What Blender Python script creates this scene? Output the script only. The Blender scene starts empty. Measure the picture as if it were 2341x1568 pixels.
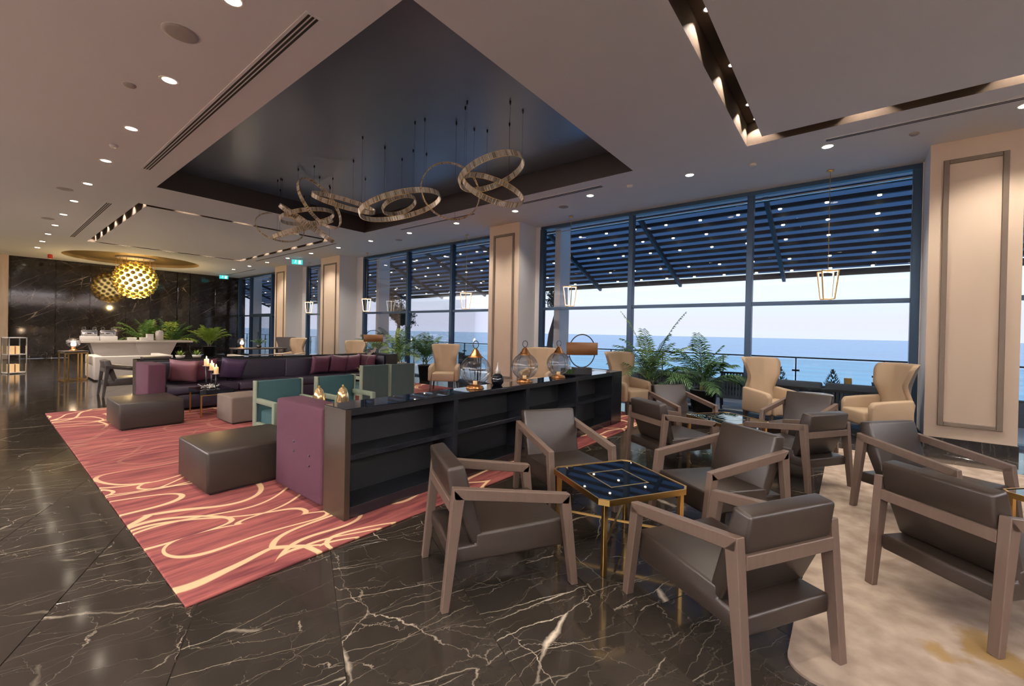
import bpy, bmesh, math, random
from mathutils import Vector, Matrix
rnd = random.Random(7)
PI = math.pi
R = math.radians
sc = bpy.context.scene
COL = sc.collection

# ------------------------------------------------------------------ camera
HC = 1.40
F_PX, CY = 971.32, 766.74
YAW, PITCH, ROLL = 0.672451, -0.0064147, 0.0198616
cam_d = bpy.data.cameras.new('camera')
cam = bpy.data.objects.new('camera', cam_d)
COL.objects.link(cam)
fwd = Vector((-math.sin(YAW) * math.cos(PITCH), math.cos(YAW) * math.cos(PITCH), math.sin(PITCH)))
rgt = Vector((math.cos(YAW), math.sin(YAW), 0))
upv = rgt.cross(fwd)
cr, sr = math.cos(ROLL), math.sin(ROLL)
r2 = cr * rgt + sr * upv
u2 = -sr * rgt + cr * upv
mw = Matrix((r2, u2, -fwd)).transposed().to_4x4()
mw.translation = Vector((0, 0, HC))
cam.matrix_world = mw
cam_d.sensor_fit = 'HORIZONTAL'
cam_d.sensor_width = 36
cam_d.lens = F_PX / 2341 * 36
cam_d.shift_y = (CY - 784) / 2341
cam_d.clip_end = 20000
cam_d.clip_start = 0.05
sc.camera = cam
# ------------------------------------------------------------------ exposure
sc.view_settings.view_transform = 'Standard'
sc.view_settings.look = 'None'
sc.view_settings.exposure = 0.45
sc.view_settings.gamma = 1.0
sc.view_settings.use_curve_mapping = False
cy = sc.cycles
cy.use_denoising = True
cy.max_bounces = 8
cy.diffuse_bounces = 5
cy.glossy_bounces = 4
cy.transmission_bounces = 8
cy.transparent_max_bounces = 12
cy.caustics_reflective = False
cy.caustics_refractive = False
cy.sample_clamp_indirect = 4.0
# ------------------------------------------------------------------ world (dusk sky)
wd = bpy.data.worlds.new('dusk_sky')
sc.world = wd
wd.use_nodes = True
nt = wd.node_tree
nt.nodes.clear()
wo = nt.nodes.new('ShaderNodeOutputWorld')
bg = nt.nodes.new('ShaderNodeBackground')
tc = nt.nodes.new('ShaderNodeTexCoord')
sx = nt.nodes.new('ShaderNodeSeparateXYZ')
rp = nt.nodes.new('ShaderNodeValToRGB')
nt.links.new(tc.outputs['Generated'], sx.inputs[0])
nt.links.new(sx.outputs['Z'], rp.inputs[0])
nt.links.new(rp.outputs[0], bg.inputs[0])
nt.links.new(bg.outputs[0], wo.inputs[0])
els = rp.color_ramp.elements
els[0].position = 0.0
els[0].color = (.66, .70, .88, 1)
els[1].position = 1.0
els[1].color = (.16, .34, .78, 1)
for p_, c_ in ((.03, (.68, .68, .84, 1)), (.09, (.66, .76, .90, 1)), (.18, (.70, .86, .96, 1)), (.45, (.42, .64, .92, 1))):
    e_ = els.new(p_)
    e_.color = c_
SKY = 1.02
bg.inputs[1].default_value = SKY
# ------------------------------------------------------------------ added ceiling fill light along the unseen lobby walls (built with the walls below)
FILL_W = 21000.0
# ------------------------------------------------------------------ light strengths
SPOT_W = 105.0       # each downlight
WARM = (1.0, .87, .73)

# ================================================================== helpers
class MB:
    def __init__(self):
        self.v = []
        self.f = []
        self.sm = []
    def add(self, vs, fs, smooth=False):
        n = len(self.v)
        self.v += [tuple(p) for p in vs]
        self.f += [[i + n for i in f] for f in fs]
        self.sm += [smooth] * len(fs)
        return self
    def box(self, x0, x1, y0, y1, z0, z1):
        vs = [(x, y, z) for z in (z0, z1) for x, y in ((x0, y0), (x1, y0), (x1, y1), (x0, y1))]
        return self.add(vs, [(3, 2, 1, 0), (4, 5, 6, 7), (0, 1, 5, 4), (1, 2, 6, 5), (2, 3, 7, 6), (3, 0, 4, 7)])
    def bar(self, a, b, w, h=None, up=(0, 0, 1)):
        h = h or w
        a, b = Vector(a), Vector(b)
        d = (b - a).normalized()
        u = Vector(up)
        if abs(d.dot(u)) > .98: u = Vector((0, 1, 0))
        s = d.cross(u).normalized() * w / 2
        t = s.cross(d).normalized() * h / 2
        vs = [p + i * s + j * t for p in (a, b) for i, j in ((-1, -1), (1, -1), (1, 1), (-1, 1))]
        return self.add(vs, [(0, 1, 2, 3), (7, 6, 5, 4), (4, 5, 1, 0), (5, 6, 2, 1), (6, 7, 3, 2), (7, 4, 0, 3)])
    def prism(self, poly, lo, hi, axis='x'):
        n = len(poly)
        def P(p, q):
            a, b = p
            return {'x': (q, a, b), 'y': (a, q, b), 'z': (a, b, q)}[axis]
        vs = [P(p, lo) for p in poly] + [P(p, hi) for p in poly]
        fs = [list(range(n))[::-1], list(range(n, 2 * n))] + [(i, (i + 1) % n, n + (i + 1) % n, n + i) for i in range(n)]
        return self.add(vs, fs)
    def tube(self, pts, r, n=8, closed=False, smooth=True):
        pts = [Vector(p) for p in pts]
        m = len(pts)
        rs = r if isinstance(r, (list, tuple)) else [r] * m
        vs = []
        prev = None
        for i in range(m):
            if closed: d = pts[(i + 1) % m] - pts[i - 1]
            else: d = pts[min(i + 1, m - 1)] - pts[max(i - 1, 0)]
            d = d.normalized()
            if prev is None:
                u = Vector((0, 0, 1)) if abs(d.z) < .9 else Vector((1, 0, 0))
                s = d.cross(u).normalized()
            else:
                s = (prev - d * prev.dot(d)).normalized()
            prev = s
            t = d.cross(s)
            for k in range(n):
                a = 2 * PI * k / n
                vs.append(pts[i] + rs[i] * (math.cos(a) * s + math.sin(a) * t))
        fs = []
        for i in range(m if closed else m - 1):
            j = (i + 1) % m
            for k in range(n):
                l = (k + 1) % n
                fs.append((i * n + k, i * n + l, j * n + l, j * n + k))
        if not closed:
            fs += [tuple(range(n))[::-1], tuple(range((m - 1) * n, m * n))]
        return self.add(vs, fs, smooth)
    def lathe(self, prof, n=24, c=(0, 0, 0), smooth=True, lobes=0, amp=0.):
        vs = []
        for r, z in prof:
            for k in range(n):
                a = 2 * PI * k / n
                q = r * (1 + amp * math.cos(lobes * a)) if lobes else r
                vs.append((c[0] + q * math.cos(a), c[1] + q * math.sin(a), c[2] + z))
        fs = []
        m = len(prof)
        for i in range(m - 1):
            for k in range(n):
                l = (k + 1) % n
                fs.append((i * n + k, i * n + l, (i + 1) * n + l, (i + 1) * n + k))
        if prof[0][0] > 1e-5: fs.append(tuple(range(n))[::-1])
        if prof[-1][0] > 1e-5: fs.append(tuple(range((m - 1) * n, m * n)))
        return self.add(vs, fs, smooth)
    def sphere(self, c, r, n=12, m=8, sz=1.):
        prof = [(r * math.sin(PI * i / m) if 0 < i < m else 1e-6, -r * sz * math.cos(PI * i / m)) for i in range(m + 1)]
        return self.lathe(prof, n, c)
    def build(self, name, mat=None, parent=None, bevel=0., seg=2, smooth=None, kind=None, label=None, weld=True, recalc=True):
        me = bpy.data.meshes.new(name)
        bm = bmesh.new()
        vv = [bm.verts.new(p) for p in self.v]
        for f, s in zip(self.f, self.sm):
            try:
                q = bm.faces.new([vv[i] for i in f])
                q.smooth = s
            except ValueError:
                pass
        if weld: bmesh.ops.remove_doubles(bm, verts=bm.verts, dist=1e-6)
        if recalc: bmesh.ops.recalc_face_normals(bm, faces=bm.faces)
        if bevel > 0:
            es = [e for e in bm.edges if len(e.link_faces) == 2 and e.calc_face_angle(0) > .5]
            bmesh.ops.bevel(bm, geom=es, offset=bevel, segments=seg, profile=.5, affect='EDGES', clamp_overlap=True)
            if seg > 1:
                for q in bm.faces: q.smooth = True
        if smooth is not None:
            for q in bm.faces: q.smooth = smooth
        bm.to_mesh(me)
        bm.free()
        if bevel > 0 and seg > 1:
            try: me.set_sharp_from_angle(angle=R(50))
            except Exception: pass
        if mat: me.materials.append(mat)
        o = bpy.data.objects.new(name, me)
        COL.objects.link(o)
        if parent: o.parent = parent
        if kind: o['kind'] = kind
        if label: o['label'] = label
        return o

def tag(o, label, cat, group=None, kind=None):
    o['label'] = label
    o['category'] = cat
    if group: o['group'] = group
    if kind: o['kind'] = kind
    return o

def thing(name, label, cat, loc=(0, 0, 0), rz=0., group=None):
    o = bpy.data.objects.new(name, None)
    o.empty_display_size = .1
    COL.objects.link(o)
    o.location = loc
    o.rotation_euler = (0, 0, rz)
    return tag(o, label, cat, group)

def structure(o):
    o['kind'] = 'structure'
    return o

def copy_tree(o, parent=None):
    c = o.copy()
    COL.objects.link(c)
    c.parent = parent
    for ch in list(o.children): copy_tree(ch, c)
    return c

def place(proto, first, loc, rz, label, group=None):
    o = proto if first else copy_tree(proto)
    o.location = loc
    o.rotation_euler = (0, 0, rz)
    o['label'] = label
    if group: o['group'] = group
    elif 'group' in o: del o['group']
    return o

# ------------------------------------------------------------------ materials
def newmat(name):
    m = bpy.data.materials.new(name)
    m.use_nodes = True
    t = m.node_tree
    p = t.nodes.get('Principled BSDF')
    return m, t, p

def N(t, ty, **kw):
    n = t.nodes.new(ty)
    for k, v in kw.items(): setattr(n, k, v)
    return n

def setp(p, col=None, rough=None, metal=None, spec=None, coat=None, trans=None, ior=None):
    if col: p.inputs['Base Color'].default_value = (*col, 1)
    if rough is not None: p.inputs['Roughness'].default_value = rough
    if metal is not None: p.inputs['Metallic'].default_value = metal
    if spec is not None: p.inputs['Specular IOR Level'].default_value = spec
    if coat is not None: p.inputs['Coat Weight'].default_value = coat
    if trans is not None: p.inputs['Transmission Weight'].default_value = trans
    if ior is not None: p.inputs['IOR'].default_value = ior

def plain(name, col, rough=.5, metal=0., spec=.5, var=.08, scale=8., bump=0., bscale=200., coat=None, stretch=None):
    """procedural: base colour with slight noise variation and optional fine bump"""
    m, t, p = newmat(name)
    setp(p, col, rough, metal, spec, coat)
    co = N(t, 'ShaderNodeTexCoord')
    mp = N(t, 'ShaderNodeMapping')
    if stretch: mp.inputs['Scale'].default_value = stretch
    t.links.new(co.outputs['Object'], mp.inputs[0])
    no = N(t, 'ShaderNodeTexNoise')
    no.inputs['Scale'].default_value = scale
    no.inputs['Detail'].default_value = 4
    t.links.new(mp.outputs[0], no.inputs['Vector'])
    mx = N(t, 'ShaderNodeMix', data_type='RGBA')
    mx.inputs[6].default_value = (*[c * (1 - var) for c in col], 1)
    mx.inputs[7].default_value = (*[min(1, c * (1 + var)) for c in col], 1)
    t.links.new(no.outputs['Fac'], mx.inputs[0])
    t.links.new(mx.outputs[2], p.inputs['Base Color'])
    if bump:
        n2 = N(t, 'ShaderNodeTexNoise')
        n2.inputs['Scale'].default_value = bscale
        t.links.new(mp.outputs[0], n2.inputs['Vector'])
        bp = N(t, 'ShaderNodeBump')
        bp.inputs['Strength'].default_value = bump
        bp.inputs['Distance'].default_value = .004
        t.links.new(n2.outputs['Fac'], bp.inputs['Height'])
        t.links.new(bp.outputs[0], p.inputs['Normal'])
    return m

def emis(name, col, s):
    m, t, p = newmat(name)
    setp(p, (0, 0, 0), .5)
    p.inputs['Emission Color'].default_value = (*col, 1)
    p.inputs['Emission Strength'].default_value = s
    return m

def math_node(t, op, a, b=None, clamp=False):
    n = N(t, 'ShaderNodeMath', operation=op)
    n.use_clamp = clamp
    for i, q in enumerate((a, b)):
        if q is None: continue
        if isinstance(q, (int, float)): n.inputs[i].default_value = q
        else: t.links.new(q, n.inputs[i])
    return n.outputs[0]

def vein_layer(t, vec, rot, sc3, scale, width, warp, detail=3):
    """thin bright lines where a warped, stretched noise crosses its mean"""
    mp = N(t, 'ShaderNodeMapping')
    mp.inputs['Rotation'].default_value = (0, 0, rot)
    mp.inputs['Scale'].default_value = sc3
    t.links.new(vec, mp.inputs[0])
    no = N(t, 'ShaderNodeTexNoise')
    no.inputs['Scale'].default_value = scale
    no.inputs['Detail'].default_value = detail
    no.inputs['Roughness'].default_value = .45
    no.inputs['Distortion'].default_value = warp
    t.links.new(mp.outputs[0], no.inputs['Vector'])
    d = math_node(t, 'ABSOLUTE', math_node(t, 'SUBTRACT', no.outputs['Fac'], .5))
    mr = N(t, 'ShaderNodeMapRange', interpolation_type='SMOOTHSTEP')
    mr.inputs[1].default_value = 0
    mr.inputs[2].default_value = width
    mr.inputs[3].default_value = 1
    mr.inputs[4].default_value = 0
    t.links.new(d, mr.inputs[0])
    return mr.outputs[0]

def crack_layer(t, vec, rot, sc3, width, warp, seed):
    """thin, nearly straight veins along the edges of stretched voronoi cells, fading in and out"""
    no = N(t, 'ShaderNodeTexNoise')
    no.inputs['Scale'].default_value = 2.4
    no.inputs['Detail'].default_value = 6
    no.inputs['Roughness'].default_value = .62
    t.links.new(vec, no.inputs['Vector'])
    wv = N(t, 'ShaderNodeVectorMath', operation='SCALE')
    wv.inputs['Scale'].default_value = warp
    t.links.new(no.outputs['Color'], wv.inputs[0])
    wa = N(t, 'ShaderNodeVectorMath', operation='ADD')
    t.links.new(vec, wa.inputs[0])
    t.links.new(wv.outputs[0], wa.inputs[1])
    mp = N(t, 'ShaderNodeMapping')
    mp.vector_type = 'TEXTURE'
    mp.inputs['Rotation'].default_value = (0, 0, rot)
    mp.inputs['Scale'].default_value = (1 / sc3[0], 1 / sc3[1], 1)
    mp.inputs['Location'].default_value = (seed * 7, seed * 3, 0)
    t.links.new(wa.outputs[0], mp.inputs[0])
    vo = N(t, 'ShaderNodeTexVoronoi', feature='DISTANCE_TO_EDGE', voronoi_dimensions='2D')
    vo.inputs['Scale'].default_value = 1.0
    t.links.new(mp.outputs[0], vo.inputs['Vector'])
    # vein width swells and thins, vanishing in places
    n2 = N(t, 'ShaderNodeTexNoise')
    n2.inputs['Scale'].default_value = 1.7 + seed
    n2.inputs['Detail'].default_value = 3
    t.links.new(mp.outputs[0], n2.inputs['Vector'])
    m0 = N(t, 'ShaderNodeMapRange')
    m0.inputs[1].default_value = .40
    m0.inputs[2].default_value = .72
    m0.inputs[3].default_value = .06
    m0.inputs[4].default_value = 1.0
    t.links.new(n2.outputs['Fac'], m0.inputs[0])
    w = math_node(t, 'MULTIPLY', m0.outputs[0], width)
    f = math_node(t, 'SUBTRACT', 1.0, math_node(t, 'DIVIDE', vo.outputs['Distance'], w), True)
    return math_node(t, 'MULTIPLY', f, math_node(t, 'ADD', math_node(t, 'MULTIPLY', m0.outputs[0], 1.2), .1), True)

def marble(name, base, base2, vein, rough=.08, vert=False, k=1.0, cell=1.0):
    m, t, p = newmat(name)
    setp(p, base, rough, 0, .5)
    ge = N(t, 'ShaderNodeNewGeometry')
    oi = N(t, 'ShaderNodeObjectInfo')
    off = N(t, 'ShaderNodeVectorMath', operation='SCALE')
    cb = N(t, 'ShaderNodeCombineXYZ')
    rs = math_node(t, 'ADD', oi.outputs['Random'], ge.outputs['Random Per Island'])
    t.links.new(rs, cb.inputs[0])
    t.links.new(math_node(t, 'MULTIPLY', rs, 1.7), cb.inputs[1])
    t.links.new(math_node(t, 'MULTIPLY', rs, 2.3), cb.inputs[2])
    t.links.new(cb.outputs[0], off.inputs[0])
    off.inputs['Scale'].default_value = 9.0
    ad = N(t, 'ShaderNodeVectorMath', operation='ADD')
    t.links.new(off.outputs[0], ad.inputs[1])
    if vert:   # swap so that veins run over a wall standing along y
        sp = N(t, 'ShaderNodeSeparateXYZ')
        c2 = N(t, 'ShaderNodeCombineXYZ')
        t.links.new(ge.outputs['Position'], sp.inputs[0])
        t.links.new(sp.outputs['Y'], c2.inputs[0])
        t.links.new(sp.outputs['Z'], c2.inputs[1])
        t.links.new(sp.outputs['X'], c2.inputs[2])
        t.links.new(c2.outputs[0], ad.inputs[0])
    else:
        t.links.new(ge.outputs['Position'], ad.inputs[0])
    vec = ad.outputs[0]
    ra = 0 if vert else R(40)
    vs = [(crack_layer(t, vec, R(35) + ra, (.24 * k, 2.4 * k, 1), .013, .16, .10), 1.0),
          (crack_layer(t, vec, R(22) + ra, (.20 * k, 3.6 * k, 1), .012, .12, .30), .8),
          (crack_layer(t, vec, R(48) + ra, (.30 * k, 3.0 * k, 1), .011, .14, .40), .65),
          (crack_layer(t, vec, R(-50) + ra, (.8 * k, 1.9 * k, 1), .009, .34, .50), .7),
          (crack_layer(t, vec, R(-20) + ra, (1.6 * k, 2.6 * k, 1), .010, .40, .90), .4),
          (crack_layer(t, vec, R(30) + ra, (1.5 * k, 7.5 * k, 1), .020, .28, .70), .32)]
    # patchiness
    pn = N(t, 'ShaderNodeTexNoise')
    pn.inputs['Scale'].default_value = 1.6 * k
    pn.inputs['Detail'].default_value = 3
    t.links.new(vec, pn.inputs['Vector'])
    pr = N(t, 'ShaderNodeMapRange')
    pr.inputs[1].default_value = .42
    pr.inputs[2].default_value = .66
    t.links.new(pn.outputs['Fac'], pr.inputs[0])
    tot = None
    for v, w in vs:
        q = math_node(t, 'MULTIPLY', v, w)
        tot = q if tot is None else math_node(t, 'MAXIMUM', tot, q)
    tot = math_node(t, 'MULTIPLY', tot, math_node(t, 'ADD', math_node(t, 'MULTIPLY', pr.outputs[0], .85), .15), True)
    bn = N(t, 'ShaderNodeTexNoise')
    bn.inputs['Scale'].default_value = 3.0 * k
    bn.inputs['Detail'].default_value = 8
    bn.inputs['Roughness'].default_value = .65
    t.links.new(vec, bn.inputs['Vector'])
    m1 = N(t, 'ShaderNodeMix', data_type='RGBA')
    m1.inputs[6].default_value = (*base, 1)
    m1.inputs[7].default_value = (*base2, 1)
    t.links.new(bn.outputs['Fac'], m1.inputs[0])
    m2 = N(t, 'ShaderNodeMix', data_type='RGBA')
    m2.inputs[7].default_value = (*vein, 1)
    t.links.new(tot, m2.inputs[0])
    t.links.new(m1.outputs[2], m2.inputs[6])
    t.links.new(m2.outputs[2], p.inputs['Base Color'])
    return m

def pane_glass(name, tint=(.93, .97, 1.0), refl=.05):
    m = bpy.data.materials.new(name)
    m.use_nodes = True
    t = m.node_tree
    t.nodes.clear()
    o = N(t, 'ShaderNodeOutputMaterial')
    tr = N(t, 'ShaderNodeBsdfTransparent')
    tr.inputs[0].default_value = (*tint, 1)
    gl = N(t, 'ShaderNodeBsdfGlossy')
    gl.inputs['Roughness'].default_value = .0
    fr = N(t, 'ShaderNodeFresnel')
    fr.inputs[0].default_value = 1.45
    mx = N(t, 'ShaderNodeMixShader')
    f = math_node(t, 'ADD', math_node(t, 'MULTIPLY', fr.outputs[0], .45), refl - .03, True)
    t.links.new(f, mx.inputs[0])
    t.links.new(tr.outputs[0], mx.inputs[1])
    t.links.new(gl.outputs[0], mx.inputs[2])
    t.links.new(mx.outputs[0], o.inputs[0])
    return m

def red_carpet():
    m, t, p = newmat('red_carpet')
    setp(p, (.4, .1, .1), .95, 0, .1)
    ge = N(t, 'ShaderNodeNewGeometry')
    mp = N(t, 'ShaderNodeMapping')
    t.links.new(ge.outputs['Position'], mp.inputs[0])
    # streaky pile, drawn out along y
    ms = N(t, 'ShaderNodeMapping')
    ms.inputs['Scale'].default_value = (9, .9, 1)
    t.links.new(ge.outputs['Position'], ms.inputs[0])
    ns = N(t, 'ShaderNodeTexNoise')
    ns.inputs['Scale'].default_value = 1.6
    ns.inputs['Detail'].default_value = 5
    ns.inputs['Roughness'].default_value = .6
    t.links.new(ms.outputs[0], ns.inputs['Vector'])
    cr_ = N(t, 'ShaderNodeValToRGB')
    cr_.color_ramp.elements[0].position = .36
    cr_.color_ramp.elements[0].color = (.105, .026, .030, 1)
    cr_.color_ramp.elements[1].position = .66
    cr_.color_ramp.elements[1].color = (.36, .112, .098, 1)
    t.links.new(ns.outputs['Fac'], cr_.inputs[0])
    # net of cream loops: elliptic rings and curved cell walls, all of even width
    wn = N(t, 'ShaderNodeTexNoise')
    wn.inputs['Scale'].default_value = 1.1
    wn.inputs['Detail'].default_value = 0
    t.links.new(ge.outputs['Position'], wn.inputs['Vector'])
    wv = N(t, 'ShaderNodeVectorMath', operation='SCALE')
    wv.inputs['Scale'].default_value = .9
    t.links.new(wn.outputs['Color'], wv.inputs[0])
    wa = N(t, 'ShaderNodeVectorMath', operation='ADD')
    t.links.new(ge.outputs['Position'], wa.inputs[0])
    t.links.new(wv.outputs[0], wa.inputs[1])
    tot = None
    for feat, sc3, loc, rot, rad, wth in (('F1', (1.75, .85), (0, 0, 0), .10, .42, .021), ('F1', (1.2, .52), (3.3, 7.1, 0), -.12, .47, .019),
                                          ('DISTANCE_TO_EDGE', (1.0, .62), (9.3, 2.1, 0), .15, 0, .017)):
        m2 = N(t, 'ShaderNodeMapping')
        m2.inputs['Scale'].default_value = (*sc3, 1)
        m2.inputs['Location'].default_value = loc
        m2.inputs['Rotation'].default_value = (0, 0, rot)
        t.links.new(wa.outputs[0], m2.inputs[0])
        vo = N(t, 'ShaderNodeTexVoronoi', feature=feat, voronoi_dimensions='2D')
        vo.inputs['Scale'].default_value = 1.0
        t.links.new(m2.outputs[0], vo.inputs['Vector'])
        dd = math_node(t, 'ABSOLUTE', math_node(t, 'SUBTRACT', vo.outputs['Distance'], rad))
        if feat == 'F1':      # even line width in spite of the stretching
            df = N(t, 'ShaderNodeVectorMath', operation='SUBTRACT')
            t.links.new(m2.outputs[0], df.inputs[0])
            t.links.new(vo.outputs['Position'], df.inputs[1])
            ml = N(t, 'ShaderNodeVectorMath', operation='MULTIPLY')
            t.links.new(df.outputs[0], ml.inputs[0])
            ml.inputs[1].default_value = (*sc3, 0)
            ln = N(t, 'ShaderNodeVectorMath', operation='LENGTH')
            t.links.new(ml.outputs[0], ln.inputs[0])
            g = math_node(t, 'DIVIDE', ln.outputs['Value'], math_node(t, 'MAXIMUM', vo.outputs['Distance'], .01))
            dd = math_node(t, 'DIVIDE', dd, math_node(t, 'MAXIMUM', g, .05))
        mr = N(t, 'ShaderNodeMapRange', interpolation_type='SMOOTHSTEP')
        mr.inputs[1].default_value = wth * .6
        mr.inputs[2].default_value = wth
        mr.inputs[3].default_value = 1
        mr.inputs[4].default_value = 0
        t.links.new(dd, mr.inputs[0])
        q = mr.outputs[0]
        tot = q if tot is None else math_node(t, 'MAXIMUM', tot, q)
    # the pattern leaves one calm stretch free of lines
    spx = N(t, 'ShaderNodeSeparateXYZ')
    t.links.new(wa.outputs[0], spx.inputs[0])
    b1 = math_node(t, 'SUBTRACT', 1.0, math_node(t, 'DIVIDE', math_node(t, 'ABSOLUTE', math_node(t, 'ADD', spx.outputs['X'], 6.2)), 1.6))
    tot = math_node(t, 'MULTIPLY', tot, math_node(t, 'SUBTRACT', 1.0, math_node(t, 'MULTIPLY', math_node(t, 'MULTIPLY', b1, 4.0, True), .9)))
    # fewer lines towards the far-left end of the carpet
    mx = N(t, 'ShaderNodeMix', data_type='RGBA')
    mx.inputs[7].default_value = (.80, .55, .33, 1)
    t.links.new(tot, mx.inputs[0])
    t.links.new(cr_.outputs[0], mx.inputs[6])
    t.links.new(mx.outputs[2], p.inputs['Base Color'])
    return m

def cream_rug_mat():
    m, t, p = newmat('cream_rug')
    setp(p, (.5, .4, .32), .95, 0, .1)
    ge = N(t, 'ShaderNodeNewGeometry')
    ns = N(t, 'ShaderNodeTexNoise')
    ns.inputs['Scale'].default_value = 7
    ns.inputs['Detail'].default_value = 6
    t.links.new(ge.outputs['Position'], ns.inputs['Vector'])
    cr_ = N(t, 'ShaderNodeValToRGB')
    cr_.color_ramp.elements[0].position = .3
    cr_.color_ramp.elements[0].color = (.27, .205, .165, 1)
    cr_.color_ramp.elements[1].position = .65
    cr_.color_ramp.elements[1].color = (.46, .375, .305, 1)
    t.links.new(ns.outputs['Fac'], cr_.inputs[0])
    # mustard blotches around two spots
    n2 = N(t, 'ShaderNodeTexNoise')
    n2.inputs['Scale'].default_value = 5
    n2.inputs['Detail'].default_value = 5
    t.links.new(ge.outputs['Position'], n2.inputs['Vector'])
    tot = None
    for c, rad in (((.62, 2.78, 0), .30), ((.33, 2.72, 0), .13), ((1.0, 2.62, 0), .34), ((1.9, 4.6, 0), .5)):
        ds = N(t, 'ShaderNodeVectorMath', operation='DISTANCE')
        t.links.new(ge.outputs['Position'], ds.inputs[0])
        ds.inputs[1].default_value = c
        q = math_node(t, 'SUBTRACT', 1.0, math_node(t, 'DIVIDE', ds.outputs['Value'], rad))
        tot = q if tot is None else math_node(t, 'MAXIMUM', tot, q)
    f = math_node(t, 'ADD', tot, math_node(t, 'MULTIPLY', math_node(t, 'SUBTRACT', n2.outputs['Fac'], .5), 3.2))
    mr = N(t, 'ShaderNodeMapRange', interpolation_type='SMOOTHSTEP')
    mr.inputs[1].default_value = .35
    mr.inputs[2].default_value = .75
    t.links.new(f, mr.inputs[0])
    mx = N(t, 'ShaderNodeMix', data_type='RGBA')
    mx.inputs[7].default_value = (.27, .165, .045, 1)
    t.links.new(math_node(t, 'MULTIPLY', mr.outputs[0], .8), mx.inputs[0])
    t.links.new(cr_.outputs[0], mx.inputs[6])
    t.links.new(mx.outputs[2], p.inputs['Base Color'])
    return m

def sea_mat():
    m, t, p = newmat('sea_water')
    setp(p, (.03, .25, .48), .22, 0, .5, ior=1.33)
    ge = N(t, 'ShaderNodeNewGeometry')
    mp = N(t, 'ShaderNodeMapping')
    mp.inputs['Scale'].default_value = (.05, .22, 1)
    t.links.new(ge.outputs['Position'], mp.inputs[0])
    no = N(t, 'ShaderNodeTexNoise')
    no.inputs['Scale'].default_value = 1.0
    no.inputs['Detail'].default_value = 6
    t.links.new(mp.outputs[0], no.inputs['Vector'])
    bp = N(t, 'ShaderNodeBump')
    bp.inputs['Strength'].default_value = .6
    bp.inputs['Distance'].default_value = .8
    t.links.new(no.outputs['Fac'], bp.inputs['Height'])
    t.links.new(bp.outputs[0], p.inputs['Normal'])
    sp = N(t, 'ShaderNodeSeparateXYZ')
    t.links.new(ge.outputs['Position'], sp.inputs[0])
    mr = N(t, 'ShaderNodeMapRange')
    mr.inputs[1].default_value = 25
    mr.inputs[2].default_value = 160
    t.links.new(sp.outputs['Y'], mr.inputs[0])
    mx = N(t, 'ShaderNodeMix', data_type='RGBA')      # shallow water near the shore is paler
    mx.inputs[6].default_value = (.15, .62, .78, 1)
    mx.inputs[7].default_value = (.05, .34, .58, 1)
    t.links.new(mr.outputs[0], mx.inputs[0])
    m3 = N(t, 'ShaderNodeMix', data_type='RGBA', blend_type='MULTIPLY')
    m3.inputs[0].default_value = .55
    t.links.new(mx.outputs[2], m3.inputs[6])
    rr = N(t, 'ShaderNodeValToRGB')
    rr.color_ramp.elements[0].position = .42
    rr.color_ramp.elements[0].color = (.55, .6, .65, 1)
    rr.color_ramp.elements[1].position = .55
    rr.color_ramp.elements[1].color = (1, 1, 1, 1)
    t.links.new(no.outputs['Fac'], rr.inputs[0])
    t.links.new(rr.outputs[0], m3.inputs[7])
    t.links.new(m3.outputs[2], p.inputs['Base Color'])
    return m

M = {}
M['floor'] = marble('black_marble_floor', (.010, .0085, .007), (.045, .036, .028), (.78, .68, .55), .10)
M['blackwall'] = marble('black_marble_wall', (.010, .008, .008), (.022, .018, .017), (.42, .36, .30), .07, vert=True, k=.7)
M['blackbase'] = marble('black_marble_skirting', (.009, .008, .008), (.02, .017, .015), (.5, .42, .34), .08, k=1.6)
M['grout'] = plain('dark_grout', (.02, .018, .015), .8)
M['ceil'] = plain('ceiling_paint', (.79, .785, .80), .8, var=.02, scale=.6, spec=.2)
M['tray'] = plain('tray_lacquer', (.20, .25, .34), .30, .55, var=.12, scale=.5)
M['brown'] = plain('dark_brown_lacquer', (.035, .026, .022), .45, var=.1)
M['slotbrown'] = plain('slot_brown_paint', (.075, .056, .043), .9, var=.1, spec=.1)
M['gold_paint'] = plain('dome_gold_paint', (.34, .24, .12), .5, .25, var=.1, scale=1.)
M['beige'] = plain('beige_wallcovering', (.66, .54, .43), .75, var=.04, scale=3., bump=.1, bscale=300)
M['white'] = plain('white_plaster', (.74, .74, .76), .8, var=.02, scale=2.)
M['mould'] = plain('bronze_moulding', (.15, .115, .085), .45, .2, var=.1)
M['frame'] = plain('window_frame_metal', (.025, .055, .10), .35, .4, var=.1, scale=2.)
M['glass'] = pane_glass('window_glass', (.97, .985, 1.0), .03)
M['railglass'] = pane_glass('railing_glass', (.90, .96, .97), .05)
M['clear'] = pane_glass('display_glass', (.96, .98, .98), .06)
M['leather'] = plain('brown_leather', (.023, .0155, .0115), .38, 0, .40, var=.1, scale=6., bump=.10, bscale=350)
M['wood'] = plain('taupe_wood', (.122, .082, .062), .45, var=.18, scale=5., stretch=(12, 12, 1))
M['darkwood'] = plain('dark_wood', (.035, .026, .022), .4, var=.15)
M['brass'] = plain('brushed_brass', (.78, .50, .17), .28, 1., var=.08, scale=12.)
M['copper'] = plain('antique_copper', (.62, .30, .12), .28, 1., var=.25, scale=14.)
M['blackglass'] = plain('black_glass', (.006, .008, .012), .02, 0, .6, var=.05)
M['cabinet'] = plain('sky_tinted_lacquer', (.011, .012, .016), .22, 0, .7, var=.2, scale=3., stretch=(1, 1, 8))  # neutral lacquer with a slight blue sky reflection put into its colour
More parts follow.
